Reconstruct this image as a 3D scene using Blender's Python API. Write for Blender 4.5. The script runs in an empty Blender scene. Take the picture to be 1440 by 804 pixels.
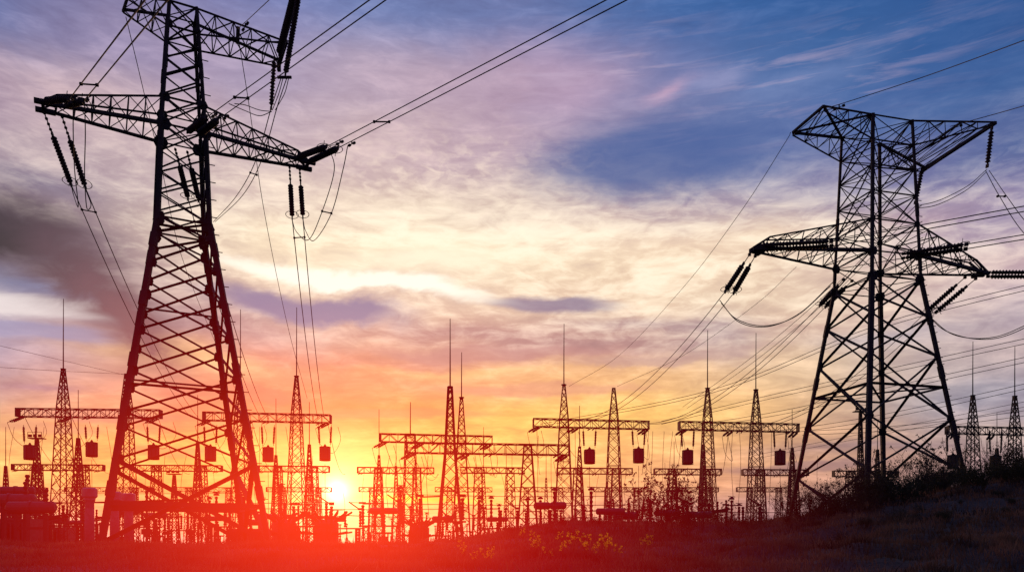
import bpy, math, random
import numpy as np
from mathutils import Vector, Matrix
R = math.radians
sc = bpy.context.scene
COL = sc.collection
F, HX, HY, CZ = 1100.0, 720.0, 765.0, 1.2          # lens in photo pixels, horizon row, eye height

def at(px, py, Y):
    return Vector(((px-HX)/F*Y, Y, CZ+(HY-py)/F*Y))

# ------------------------------------------------------------------ materials
def srgb(c):
    return tuple((v/255/12.92 if v/255 <= .04045 else ((v/255+.055)/1.055)**2.4) for v in c)

def make_mat(name, base, rough=.6, metal=0.0, var=.35, scale=3.0, transl=0.0):
    m = bpy.data.materials.new(name); m.use_nodes = True
    nt = m.node_tree; b = nt.nodes['Principled BSDF']
    tc = nt.nodes.new('ShaderNodeTexCoord')
    n = nt.nodes.new('ShaderNodeTexNoise'); n.inputs['Scale'].default_value = scale; n.inputs['Detail'].default_value = 6
    nt.links.new(tc.outputs['Object'], n.inputs['Vector'])
    r = nt.nodes.new('ShaderNodeValToRGB')
    r.color_ramp.elements[0].position = .3; r.color_ramp.elements[1].position = .72
    r.color_ramp.elements[0].color = (*[c*(1-var) for c in base], 1)
    r.color_ramp.elements[1].color = (*[min(1, c*(1+var)) for c in base], 1)
    nt.links.new(n.outputs['Fac'], r.inputs['Fac'])
    nt.links.new(r.outputs['Color'], b.inputs['Base Color'])
    b.inputs['Roughness'].default_value = rough; b.inputs['Metallic'].default_value = metal
    if transl > 0:
        t = nt.nodes.new('ShaderNodeBsdfTranslucent'); mx = nt.nodes.new('ShaderNodeMixShader')
        nt.links.new(r.outputs['Color'], t.inputs['Color'])
        mx.inputs[0].default_value = transl
        out = nt.nodes['Material Output']
        nt.links.new(b.outputs[0], mx.inputs[1]); nt.links.new(t.outputs[0], mx.inputs[2]); nt.links.new(mx.outputs[0], out.inputs['Surface'])
    return m

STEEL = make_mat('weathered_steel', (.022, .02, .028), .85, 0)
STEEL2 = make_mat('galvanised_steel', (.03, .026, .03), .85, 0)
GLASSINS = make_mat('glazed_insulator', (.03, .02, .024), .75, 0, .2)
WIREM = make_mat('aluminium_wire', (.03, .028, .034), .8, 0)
TRAPM = make_mat('line_trap_paint', (.06, .045, .045), .6)
PAINT = make_mat('pale_enamel', (.22, .19, .25), .5)
TANK = make_mat('grey_tank_paint', (.05, .04, .05), .55)
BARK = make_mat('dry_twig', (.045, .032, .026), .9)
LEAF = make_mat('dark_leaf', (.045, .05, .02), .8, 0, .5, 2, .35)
DRY = make_mat('dry_grass', (.17, .095, .06), .9, 0, .85, 1.1, .45)
YEL = make_mat('yellow_petal', (.95, .7, .03), .7, 0, .1, 4, .65)
STEM = make_mat('green_stem', (.09, .11, .03), .8, 0, .3, 4, .3)
CONC = make_mat('concrete', (.18, .165, .16), .85)

# ------------------------------------------------------------------ mesh builder
class MB:
    def __init__(s): s.v = []; s.f = []
    def beam(s, p, q, w, h=None):
        p = Vector(p); q = Vector(q); h = h or w
        d = q-p
        if d.length < 1e-5: return
        d.normalize()
        up = Vector((0, 0, 1)) if abs(d.z) < .9 else Vector((1, 0, 0))
        a = d.cross(up).normalized()*(w/2); b = d.cross(a).normalized()*(h/2)
        i = len(s.v)
        for e in (p, q):
            s.v += [e+a+b, e-a+b, e-a-b, e+a-b]
        s.f += [(i, i+1, i+2, i+3), (i+7, i+6, i+5, i+4)]
        for k in range(4): s.f.append((i+k, i+4+k, i+4+(k+1) % 4, i+(k+1) % 4))
    def angle(s, p, q, w, t=None):
        """steel angle section: two plates at right angles"""
        p = Vector(p); q = Vector(q); t = t or w*.16
        d = q-p
        if d.length < 1e-5: return
        d.normalize()
        up = Vector((0, 0, 1)) if abs(d.z) < .9 else Vector((1, 0, 0))
        a = d.cross(up).normalized(); b = d.cross(a).normalized()
        prof = [(0, 0), (w, 0), (w, t), (t, t), (t, w), (0, w)]
        i = len(s.v)
        for e in (p, q):
            for x, y in prof: s.v.append(e+a*(x-w*.4)+b*(y-w*.4))
        for k in range(6): s.f.append((i+k, i+6+k, i+6+(k+1) % 6, i+(k+1) % 6))
        s.f += [tuple(i+k for k in (5, 4, 3, 2, 1, 0)), tuple(i+6+k for k in range(6))]
    def tube(s, pts, r, n=5, r1=None):
        pts = [Vector(p) for p in pts]; m = len(pts); base = len(s.v)
        for k, p in enumerate(pts):
            d = (pts[min(k+1, m-1)]-pts[max(k-1, 0)])
            d = d.normalized() if d.length > 1e-7 else Vector((0, 0, 1))
            up = Vector((0, 0, 1)) if abs(d.z) < .95 else Vector((1, 0, 0))
            a = d.cross(up).normalized(); b = d.cross(a).normalized()
            rr = r if r1 is None else r+(r1-r)*k/(m-1)
            for j in range(n):
                t = 2*math.pi*j/n
                s.v.append(p+a*(math.cos(t)*rr)+b*(math.sin(t)*rr))
        for k in range(m-1):
            for j in range(n):
                s.f.append((base+k*n+j, base+k*n+(j+1) % n, base+(k+1)*n+(j+1) % n, base+(k+1)*n+j))
        s.f.append(tuple(base+j for j in reversed(range(n)))); s.f.append(tuple(base+(m-1)*n+j for j in range(n)))
    def lathe(s, prof, n=10, o=(0, 0, 0), axis='Z'):
        o = Vector(o); base = len(s.v)
        for r, z in prof:
            for j in range(n):
                t = 2*math.pi*j/n; v = Vector((math.cos(t)*r, math.sin(t)*r, z))
                if axis == 'X': v = Vector((v.z, v.x, v.y))
                if axis == 'Y': v = Vector((v.x, v.z, v.y))
                s.v.append(o+v)
        for k in range(len(prof)-1):
            for j in range(n):
                s.f.append((base+k*n+j, base+k*n+(j+1) % n, base+(k+1)*n+(j+1) % n, base+(k+1)*n+j))
        s.f.append(tuple(base+j for j in reversed(range(n)))); s.f.append(tuple(base+(len(prof)-1)*n+j for j in range(n)))
    def ring(s, o, rad, r, n=20, m=4, M=None):
        base = len(s.v); M = M or Matrix.Identity(3); o = Vector(o)
        for k in range(n):
            t = 2*math.pi*k/n
            for j in range(m):
                a = 2*math.pi*j/m
                s.v.append(o+M@Vector(((rad+r*math.cos(a))*math.cos(t), (rad+r*math.cos(a))*math.sin(t), r*math.sin(a))))
        for k in range(n):
            for j in range(m):
                s.f.append((base+k*m+j, base+((k+1) % n)*m+j, base+((k+1) % n)*m+(j+1) % m, base+k*m+(j+1) % m))
    def box(s, c, sx, sy, sz):
        c = Vector(c)
        s.beam(c-Vector((0, 0, sz/2)), c+Vector((0, 0, sz/2)), sy, sx)
    def plate(s, c, a, b, wa, wb, t=.03):
        """a thin six sided gusset plate spanned by directions a and b"""
        c = Vector(c); a = Vector(a).normalized(); b = Vector(b).normalized(); nrm = a.cross(b).normalized()*t
        pts = [(-.6, -1), (.6, -1), (1, 0), (.6, 1), (-.6, 1), (-1, 0)]
        i = len(s.v)
        for sg in (-1, 1):
            for x, y in pts: s.v.append(c+a*(x*wa)+b*(y*wb)+nrm*sg)
        s.f += [tuple(i+k for k in reversed(range(6))), tuple(i+6+k for k in range(6))]
        for k in range(6): s.f.append((i+k, i+(k+1) % 6, i+6+(k+1) % 6, i+6+k))
    def build(s, name, mat, parent=None, origin=None, smooth=False):
        me = bpy.data.meshes.new(name)
        o = Vector(origin) if origin is not None else None
        vs = [tuple(v-o) for v in s.v] if o is not None else [tuple(v) for v in s.v]
        me.from_pydata(vs, [], s.f); me.update()
        me.materials.append(mat)
        if smooth:
            for p in me.polygons: p.use_smooth = True
        ob = bpy.data.objects.new(name, me); COL.objects.link(ob)
        if o is not None: ob.location = o
        if parent is not None: ob.parent = parent
        return ob

def tag(o, label=None, cat=None, group=None, kind=None):
    if label: o['label'] = label
    if cat: o['category'] = cat
    if group: o['group'] = group
    if kind: o['kind'] = kind
    return o

def thing(name, label, cat, loc=(0, 0, 0), group=None):
    o = bpy.data.objects.new(name, None); COL.objects.link(o); o.location = loc
    o.empty_display_size = .3
    return tag(o, label, cat, group)

def copy_tree(o, parent=None):
    c = o.copy(); COL.objects.link(c); c.parent = parent
    for ch in [x for x in bpy.data.objects if x.parent == o]: copy_tree(ch, c)
    return c

ORD = ['', 'first', 'second', 'third', 'fourth', 'fifth', 'sixth', 'seventh', 'eighth', 'ninth', 'tenth', 'eleventh', 'twelfth',
       'thirteenth', 'fourteenth', 'fifteenth', 'sixteenth', 'seventeenth', 'eighteenth', 'nineteenth', 'twentieth']
TENS = {2: ('twenty', 'twentieth'), 3: ('thirty', 'thirtieth'), 4: ('forty', 'fortieth'), 5: ('fifty', 'fiftieth'), 6: ('sixty', 'sixtieth'), 7: ('seventy', 'seventieth')}
def nth(i, n):
    if i == 1: return 'leftmost'
    if i == n: return 'rightmost'
    if i > n/2 and n > 6: return nth_(n+1-i)+' from the right'
    return nth_(i)+' from the left'
def nth_(i):
    if i <= 20: return ORD[i]
    return TENS[i//10][1] if i % 10 == 0 else TENS[i//10][0]+'-'+ORD[i % 10]

ZONES = [(-900, 70, 'at the left edge'), (70, 145, 'below the far left rod mast'), (145, 250, 'near the left pylon left leg'), (250, 335, 'between the left pylon legs'),
         (335, 400, 'at the left pylon right legs'), (400, 500, 'below the sun'), (500, 600, 'just right of the sun'), (600, 670, 'at the tall central rod mast'),
         (670, 760, 'at the short A shaped column'), (760, 830, 'at the rod mast right of centre'), (830, 915, 'under the right line trap gantry'), (915, 1010, 'by the left paired rod mast'),
         (1010, 1100, 'by the right paired rod mast'), (1100, 1180, 'at the right pylon left leg'), (1180, 1290, 'between the right pylon legs'), (1290, 1375, 'at the right pylon right leg'), (1375, 9000, 'near the right edge')]
def where_(px, allpx):
    for a, b, ph in ZONES:
        if a <= px < b:
            z = sorted(p for p in allpx if a <= p < b)
            return ph if len(z) == 1 else nth(z.index(px)+1, len(z)).replace(' from the left', ' from left').replace(' from the right', ' from right')+' '+ph
# ------------------------------------------------------------------ terrain
HP = [(-400, 1.12), (0, 1.14), (600, 1.14), (660, 1.35), (720, 1.6), (800, 1.85), (900, 1.8), (1000, 1.75), (1080, 1.82), (1150, 2.1), (1250, 2.6), (1350, 3.0), (1440, 3.25), (1700, 3.6)]
hx = np.array([(p-HX)/F*26 for p, _ in HP]); hz = np.array([z for _, z in HP])
def ground_np(x, y):
    x = np.asarray(x, float); y = np.asarray(y, float)
    xa = x/np.maximum(y, 12)*26
    H = np.interp(xa, hx, hz)
    near = 1.2+(H-1.2)*np.clip(y/26, 0, 1)**2.2-np.clip(26-y, 0, 16)*.05-np.clip(3-np.abs(y-26), 0, 3)*.0
    mid = 1.2+(H-1.2)*np.clip(y/26, 1, 1.95)
    z = np.where(y < 26, near, mid)
    t = np.clip((y-44)/22, 0, 1); t = t*t*(3-2*t)
    t2 = np.clip((y-27)/14, 0, 1); t2 = t2*t2*(3-2*t2)
    left = np.clip((4-x)/6, 0, 1)
    z = z*(1-t)
    z = z-left*t2*(1-t)*.35
    b = .045*np.sin(x*1.3+y*.7)+.04*np.sin(x*.6-y*1.1+1)+.02*np.sin(x*3.1+y*2.3)
    rt = np.clip((x/np.maximum(y, 8)-.12)/.15, 0, 1)
    b = b+rt*(.07*np.sin(x*2.3+np.sin(y*1.9)*1.5)+.05*np.sin(y*3.3+x*1.1)+.035*np.sin(x*6.1-y*4.2))
    return z+b*np.clip(1-t, 0, 1)
def ground(x, y): return float(ground_np(x, y))

def build_ground():
    xs = np.concatenate([np.linspace(-4000, -60, 24)[:-1], np.linspace(-60, 60, 301), np.linspace(60, 4000, 24)[1:]])
    ys = np.concatenate([np.linspace(-300, -4, 8)[:-1], np.linspace(-4, 70, 200), np.linspace(70, 6000, 40)[1:]])
    X, Y = np.meshgrid(xs, ys)
    Z = ground_np(X, Y)
    nx, ny = len(xs), len(ys)
    v = np.stack([X, Y, Z], -1).reshape(-1, 3)
    idx = np.arange(nx*ny).reshape(ny, nx)
    f = np.stack([idx[:-1, :-1], idx[:-1, 1:], idx[1:, 1:], idx[1:, :-1]], -1).reshape(-1, 4)
    me = bpy.data.meshes.new('ground'); me.from_pydata(v.tolist(), [], f.tolist())
    for p in me.polygons: p.use_smooth = True
    m = bpy.data.materials.new('steppe_soil'); m.use_nodes = True
    nt = m.node_tree; b = nt.nodes['Principled BSDF']; tc = nt.nodes.new('ShaderNodeTexCoord')
    n1 = nt.nodes.new('ShaderNodeTexNoise'); n1.inputs['Scale'].default_value = .9; n1.inputs['Detail'].default_value = 10; n1.inputs['Roughness'].default_value = .7
    n2 = nt.nodes.new('ShaderNodeTexNoise'); n2.inputs['Scale'].default_value = 14; n2.inputs['Detail'].default_value = 6
    mx = nt.nodes.new('ShaderNodeMath'); mx.operation = 'MULTIPLY'
    r = nt.nodes.new('ShaderNodeValToRGB')
    r.color_ramp.elements[0].position = .15; r.color_ramp.elements[0].color = (.03, .022, .024, 1)
    r.color_ramp.elements[1].position = .45; r.color_ramp.elements[1].color = (.13, .075, .055, 1)
    nt.links.new(tc.outputs['Object'], n1.inputs['Vector']); nt.links.new(tc.outputs['Object'], n2.inputs['Vector'])
    nt.links.new(n1.outputs['Fac'], mx.inputs[0]); nt.links.new(n2.outputs['Fac'], mx.inputs[1])
    nt.links.new(mx.outputs[0], r.inputs['Fac']); nt.links.new(r.outputs['Color'], b.inputs['Base Color'])
    bp = nt.nodes.new('ShaderNodeBump'); bp.inputs['Strength'].default_value = .8; bp.inputs['Distance'].default_value = .1
    nt.links.new(mx.outputs[0], bp.inputs['Height']); nt.links.new(bp.outputs[0], b.inputs['Normal'])
    b.inputs['Roughness'].default_value = .95
    me.materials.append(m)
    o = bpy.data.objects.new('ground', me); COL.objects.link(o); o['kind'] = 'structure'
build_ground()

# ------------------------------------------------------------------ lattice pylons
def lerp(a, b, t): return a+(b-a)*t

class Tower:
    fat = None
    def __init__(s, root, c, v, prof):
        s.root = root; s.c = Vector((c[0], c[1], 0)); s.v = Vector((v[0], v[1], 0)).normalized(); s.u = Vector((-s.v.y, s.v.x, 0)); s.prof = prof
    def h(s, z):
        p = s.prof
        for (z0, h0), (z1, h1) in zip(p, p[1:]):
            if z <= z1: return lerp(h0, h1, (z-z0)/(z1-z0))
        return p[-1][1]
    def corner(s, su, sv, z): return s.c+s.u*(su*s.h(z))+s.v*(sv*s.h(z))+Vector((0, 0, z))
    def pt(s, a, b, z): return s.c+s.v*a+s.u*b+Vector((0, 0, z))
    def faces(s): return [((-1, -1), (-1, 1)), ((-1, 1), (1, 1)), ((1, 1), (1, -1)), ((1, -1), (-1, -1))]

def build_part(mb, name, mat, root):
    return mb.build(name, mat, root, None)

def face_bracing(T, levels, w, horiz=(), gus=0.0, wfun=None):
    m = MB(); g = []
    for z0, z1 in zip(levels, levels[1:]):
        for a, b in T.faces():
            ww = w if wfun is None else wfun(z0)
            p0 = T.corner(*a, z0); p1 = T.corner(*b, z0); q0 = T.corner(*a, z1); q1 = T.corner(*b, z1)
            nrm = (p1-p0).cross(Vector((0, 0, 1))).normalized()*.035
            m.angle(p0+nrm, q1+nrm, ww); m.angle(p1-nrm, q0-nrm, ww)
    for z in horiz:
        for a, b in T.faces(): m.angle(T.corner(*a, z), T.corner(*b, z), w*1.1)
        m.angle(T.corner(-1, -1, z), T.corner(1, 1, z), w*.8); m.angle(T.corner(-1, 1, z), T.corner(1, -1, z), w*.8)
    if gus > 0:
        for z in levels:
            for a, b in T.faces():
                for c_, d_ in ((a, b), (b, a)):
                    p = T.corner(*c_, z); dr = (T.corner(*d_, z)-p).normalized()
                    g.append((p+dr*gus*.35, dr, gus*.45, gus*.6))
    return m, g

def gussets(g, root):
    # one plate for both faces where they meet at a leg would hide behind the leg: keep each, up to 100
    for c_, d_, a_, b_ in g[:100]:
        q = MB(); q.plate(c_, d_, (0, 0, 1), a_, b_); q.build('gusset_plate', STEEL, root)

def truss(m, roots, tips, n, wc, wb, posts=True, thick=None):
    """space truss: roots/tips = near bottom, far bottom, near top, far top"""
    P = [[roots[k].lerp(tips[k], i/n) for i in range(n+1)] for k in range(4)]
    for k in range(4):
        w = wc if not thick else thick[k]
        m.beam(P[k][0], P[k][-1], w)
    for i in range(n+1):
        nb, fb, nt_, ft = (P[k][i] for k in range(4))
        for a, b in ((nb, fb), (nt_, ft), (nb, nt_), (fb, ft)):
            if (a-b).length > .08 and posts: m.angle(a, b, wb)
        if i < n:
            q = [P[k][i+1] for k in range(4)]
            prs = ((0, 2), (1, 3), (0, 1), (2, 3))
            for a, b in prs:
                if i % 2 == 0: m.angle(P[a][i], q[b], wb)
                else: m.angle(P[b][i], q[a], wb)
            pass

def pylon_common(T, legw, zb, ztop, near_fat=False):
    # four legs, each its own mesh, of rolled angles
    zs = [z for z, _ in T.prof[1:-1]]
    for su in (-1, 1):
        for sv in (-1, 1):
            m = MB(); seq = [zb]+zs+[ztop]
            for i, (a, b) in enumerate(zip(seq, seq[1:])):
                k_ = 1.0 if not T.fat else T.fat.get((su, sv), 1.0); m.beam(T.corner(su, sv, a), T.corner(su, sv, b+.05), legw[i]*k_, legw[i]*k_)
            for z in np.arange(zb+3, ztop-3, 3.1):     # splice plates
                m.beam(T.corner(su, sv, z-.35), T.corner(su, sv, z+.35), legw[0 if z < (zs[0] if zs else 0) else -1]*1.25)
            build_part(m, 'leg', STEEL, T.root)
            if zb < 2.5:
                f = MB(); p = T.corner(su, sv, zb)
                f.lathe([(.62, -.9), (.62, .0), (.42, .28)], 4, p-Vector((0, 0, .15)))
                build_part(f, 'footing', CONC, T.root)

# ---- left pylon
t1 = thing('lattice_pylon', 'tall lattice pylon at left, its legs standing in front of the setting sun', 'pylon', (0, 0, 0), 'high voltage lattice pylons')
DZ = .85
T1 = Tower(t1, (-17.0, 40.3), (.886, .463), [(1.3, 3.66), (16.6+DZ, 1.2), (21.3+DZ, 1.03), (27.75+DZ, .64)])
pylon_common(T1, [.25, .2, .14], .75, 27.75+DZ)
lev = [1.3, 5.15, 7.45, 9.45, 11.5, 13.3, 15.0, 16.6, 17.45]
m, g = face_bracing(T1, lev, .12, gus=.4, wfun=lambda z: .22 if z < 5 else .1)
z = 3.1
for a, b in T1.faces(): m.beam(T1.corner(*a, z), T1.corner(*b, z), .2)
for a, b in T1.faces():      # cross of struts at the waist of the lowest panel
    m.angle(T1.corner(*a, z), T1.corner(*b, z).lerp(T1.corner(*a, z), .5)+Vector((0, 0, .25)), .1)
m.beam(T1.corner(-1, -1, z).lerp(T1.corner(-1, 1, z), .5), T1.corner(1, -1, z).lerp(T1.corner(1, 1, z), .5), .12)
m.beam(T1.corner(-1, -1, z).lerp(T1.corner(1, -1, z), .5), T1.corner(-1, 1, z).lerp(T1.corner(1, 1, z), .5), .12)
for zz in (8.8, 9.9, 17.45, 17.0, 13.6):
    a, b = T1.faces()[0 if zz in (8.8, 17.0) else 2]
    m.angle(T1.corner(*a, zz), T1.corner(*b, zz), .1)
lev2 = [17.45, 18.55, 19.65, 20.75, 22.15, 23.55, 24.6, 25.6, 26.45, 27.3, 28.6]
m2, g2 = face_bracing(T1, lev2, .07, horiz=(17.45, 22.15, 23.55, 27.3, 28.6), gus=.0)
for zz, s_ in ((22.15, .6), (23.55, .45), (17.2, .45), (27.4, .3), (28.55, .25)):
    for a, b in T1.faces():
        for c_, d_ in ((a, b), (b, a)):
            p = T1.corner(*c_, zz); dr = (T1.corner(*d_, zz)-p).normalized()
            g.append((p+dr*s_*.15, dr, s_*.62, s_*.5))
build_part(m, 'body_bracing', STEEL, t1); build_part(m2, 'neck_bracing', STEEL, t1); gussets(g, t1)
zb, zt = 22.15, 23.55
for sgn, L in ((-1, 6.35), (1, 6.6)):
    m = MB()
    rt = [T1.corner(-1, sgn, zb), T1.corner(1, sgn, zb), T1.corner(-1, sgn, zt), T1.corner(1, sgn, zt)]
    tp = [T1.pt(sgn*(L-.7), -.42, zb), T1.pt(sgn*(L-.7), .42, zb), T1.pt(sgn*(L-.8), -.3, zb+.55), T1.pt(sgn*(L-.8), .3, zb+.55)]
    truss(m, rt, tp, 6, .1, .05, thick=[.16, .13, .075, .075])
    for b in (-.42, .42): m.beam(T1.pt(sgn*(L-.7), b, zb), T1.pt(sgn*(L+.15), b, zb), .2)
    m.beam(T1.pt(sgn*(L-.2), -.6, zb), T1.pt(sgn*(L-.2), .6, zb), .14)
    for b in (-.3, .3): m.angle(T1.pt(sgn*(L-.8), b, zb+.55), T1.pt(sgn*(L-.1), b*1.3, zb), .1)
    build_part(m, 'lower_crossarm', STEEL, t1)
m = MB(); z0, z1 = 27.25, 28.6
truss(m, [T1.corner(-1, 1, z0), T1.corner(1, 1, z0), T1.corner(-1, 1, z1), T1.corner(1, 1, z1)],
      [T1.pt(5.1, -.6, z1-.45), T1.pt(5.0, .8, z1-.95), T1.pt(5.1, -.6, z1-.35), T1.pt(5.0, .8, z1-.6)], 5, .1, .048, thick=[.07, .07, .075, .11])
m.beam(T1.pt(5.1, -.75, z1-.4), T1.pt(5.05, .95, z1-.75), .2)
m.beam(T1.pt(5.05, .9, z1-.75), T1.pt(5.05, .9, z1-1.15), .18)
build_part(m, 'upper_crossarm', STEEL, t1)
m = MB()
truss(m, [T1.corner(-1, -1, z0), T1.corner(1, -1, z0), T1.corner(-1, -1, z1), T1.corner(1, -1, z1)],
      [T1.pt(-2.5, .0, z1-.15), T1.pt(-2.7, 1.1, z1-.2), T1.pt(-2.5, .0, z1), T1.pt(-2.7, 1.1, z1-.05)], 3, .1, .048, thick=[.07, .07, .09, .11])
m.beam(T1.pt(-2.5, 0, z1), T1.pt(-2.7, 1.2, z1-.1), .12)
build_part(m, 'upper_crossarm', STEEL, t1)
m = MB()
for k, z in enumerate(np.arange(3.0, 28, .45)):        # climbing pegs on the near right leg
    p = T1.corner(-1, 1, z); d = (T1.v if k % 2 else -T1.u)
    m = MB(); m.beam(p, p+d*.38, .035); m.build('climbing_peg', STEEL, t1)

# ---- right pylon
t2 = thing('lattice_pylon', 'lattice pylon at right rising out of dark shrubs on the mound', 'pylon', (0, 0, 0), 'high voltage lattice pylons')
D2 = .93
T2 = Tower(t2, (21.1, 45.3), (.967, .2515), [(1.8, 3.54), (16.1, 1.62), (25.2, 1.31)])
T2.fat = {(-1, -1): 1.3, (1, 1): 1.2}
pylon_common(T2, [.19, .125], 1.6, 25.2)
# the nearest leg and the ones behind differ in girth: double angles on the near one
lev = [1.9, 5.15, 8.15, 11.7, 13.95, 16.1]
m, g = face_bracing(T2, lev, .11, horiz=(9.95,), gus=.3)
lev2 = [16.1, 17.5, 19.3, 20.9, 22.4, 23.8, 25.2]
m2, g2 = face_bracing(T2, lev2, .055, horiz=lev2, gus=0)
for a, b in T2.faces():       # second set of long diagonals in the neck
    m2.angle(T2.corner(*a, 19.3), T2.corner(*b, 22.4), .055); m2.angle(T2.corner(*a, 22.4), T2.corner(*b, 25.2), .055)
for zz, s_ in ((16.1, .5), (17.5, .45), (19.3, .28), (25.1, .22), (8.15, .4)):
    for a, b in T2.faces():
        for c_, d_ in ((a, b), (b, a)):
            p = T2.corner(*c_, zz); dr = (T2.corner(*d_, zz)-p).normalized()
            g.append((p+dr*s_*.15, dr, s_*.62, s_*.5))
build_part(m, 'body_bracing', STEEL, t2); build_part(m2, 'neck_bracing', STEEL, t2); gussets(g, t2)
for sgn, L in ((-1, 8.1), (1, 7.8)):
    m = MB()
    rt = [T2.corner(-1, sgn, 17.5), T2.corner(1, sgn, 17.5), T2.corner(-1, sgn, 19.3), T2.corner(1, sgn, 19.3)]
    tp = [T2.pt(sgn*(L-.5), -.3, 17.5), T2.pt(sgn*(L-.5), .3, 17.5), T2.pt(sgn*(L-1.0), -.25, 18.2), T2.pt(sgn*(L-1.0), .25, 18.2)]
    truss(m, rt, tp, 6, .1, .05, thick=[.17, .1, .07, .07])
    for b in (-.3, .3):
        m.beam(T2.pt(sgn*(L-.5), b, 17.5), T2.pt(sgn*L, b*.5, 17.5), .2)
        m.beam(T2.pt(sgn*(L-1.0), b*.8, 18.2), T2.pt(sgn*L, b*.5, 17.55), .1)
    m.beam(T2.pt(sgn*(L-.6), -.45, 17.42), T2.pt(sgn*(L-.6), .45, 17.42), .16)
    build_part(m, 'lower_crossarm', STEEL, t2)
m = MB()
truss(m, [T2.corner(-1, -1, 23.8), T2.corner(1, -1, 23.8), T2.corner(-1, -1, 25.2), T2.corner(1, -1, 25.2)],
      [T2.pt(-4.5, -1.35, 24.95), T2.pt(-4.6, 1.35, 24.95), T2.pt(-4.5, -1.35, 25.2), T2.pt(-4.6, 1.35, 25.1)], 4, .1, .045, thick=[.06, .06, .075, .12])
m.beam(T2.pt(-4.5, -1.35, 25.2), T2.pt(-4.6, 1.35, 25.1), .12)
m.beam(T2.pt(-4.5, -1.35, 25.2), T2.corner(1, -1, 25.2), .11)
m.beam(T2.pt(-4.6, 1.35, 25.1), T2.corner(-1, -1, 25.2), .09)
build_part(m, 'upper_crossarm', STEEL, t2)
m = MB()
truss(m, [T2.corner(-1, 1, 23.8), T2.corner(1, 1, 23.8), T2.corner(-1, 1, 25.2), T2.corner(1, 1, 25.2)],
      [T2.pt(5.9, -2.35, 25.05), T2.pt(5.95, 2.9, 24.8), T2.pt(5.9, -2.35, 25.2), T2.pt(5.95, 2.9, 25.1)], 5, .1, .045, thick=[.07, .06, .075, .12])
m.beam(T2.pt(5.9, -2.5, 25.1), T2.pt(5.95, 3.0, 24.95), .17)
m.beam(T2.pt(4.0, -2.0, 25.1), T2.pt(4.0, 2.4, 24.9), .08)
build_part(m, 'upper_crossarm', STEEL, t2)
m = MB()
for k, z in enumerate(np.arange(4, 25, .45)):
    p = T2.corner(-1, 1, z); m = MB(); m.beam(p, p+(T2.v if k % 2 else -T2.u)*.33, .03); m.build('climbing_peg', STEEL, t2)

# ------------------------------------------------------------------ insulator strings
_proto = {}
def disc_mesh(L, r):
    key = (round(L, 2), r)
    if key in _proto: return _proto[key]
    m = MB(); n = max(4, int((L-.5)/.165)); prof = [(.03, 0), (.03, .22)]
    st = (L-.5)/n
    for i in range(n):
        z = .25+i*st
        prof += [(r*.6, z), (r*.68, z+st*.25), (r, z+st*.45), (r*.98, z+st*.62), (r*.62, z+st*.72)]
    prof += [(.03, L-.22), (.03, L)]
    m.lathe(prof, 10)
    me = m.build('disc_stack', GLASSINS); _proto[key] = me.data
    bpy.data.objects.remove(me)
    return _proto[key]
_ring = None
def string(p, q, label, r=.16, ring=True, group='strings of disc insulators on the pylons', parts=True):
    global _ring
    p = Vector(p); q = Vector(q); L = (q-p).length
    t = thing('insulator_string', label, 'insulator', p, group)
    t.rotation_mode = 'QUATERNION'; t.rotation_quaternion = (q-p).to_track_quat('Z', 'Y')
    o = bpy.data.objects.new('disc_stack', disc_mesh(L, r)); COL.objects.link(o); o.parent = t
    if parts:
        f = MB(); f.box((0, 0, .1), .07, .16, .2); f.build('end_fitting', STEEL2, t)
        f = MB(); f.box((0, 0, L-.1), .07, .2, .2); f.build('end_fitting', STEEL2, t)
    if ring:
        rg = MB(); rg.ring((0, 0, L-.3), .36, .02, 24, 4, Matrix.Rotation(R(75), 3, 'X'))
        rg.beam((0, -.36, L-.3), (0, .36, L-.3), .025)
        rg.build('grading_ring', STEEL2, t)
    return t

def cable(pts, r, label, name='power_cable', cat='cable', group=None, n=4):
    m = MB(); m.tube(pts, r, n)
    o = m.build(name, WIREM, None, pts[0])
    return tag(o, label, cat, group)

def sagpts(p, q, sag, n=24):
    p = Vector(p); q = Vector(q)
    return [p.lerp(q, i/n)-Vector((0, 0, 4*sag*(i/n)*(1-i/n))) for i in range(n+1)]

def smoothpts(ctrl, n=8):
    c = [Vector(p) for p in ctrl]; c = [c[0]*2-c[1]]+c+[c[-1]*2-c[-2]]; out = []
    for i in range(1, len(c)-2):
        for k in range(n):
            t = k/n; a, b, d, e = c[i-1], c[i], c[i+1], c[i+2]
            out.append(.5*((2*b)+(-a+d)*t+(2*a-5*b+4*d-e)*t*t+(-a+3*b-3*d+e)*t**3))
    out.append(c[-2]); return out

WR = .027
def damper(m, p, d):
    pass

def spacer(p, q, label):
    m = MB(); m.beam(p, q, .05); m.box(p, .1, .1, .1); m.box(q, .1, .1, .1)
    tag(m.build('cable_spacer', STEEL2, None), label, 'spacer', 'spacers between twin conductors')
def vib(p, d, label):
    d = Vector(d).normalized(); m = MB(); c = Vector(p)-Vector((0, 0, .16))
    m.beam(Vector(p), c, .05); m.tube([c-d*.24, c+d*.24], .02)
    m.tube([c-d*.3, c-d*.16], .07, 6); m.tube([c+d*.16, c+d*.3], .07, 6)
    tag(m.build('vibration_damper', STEEL2, None), label, 'damper', 'vibration dampers on the conductors')

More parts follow.
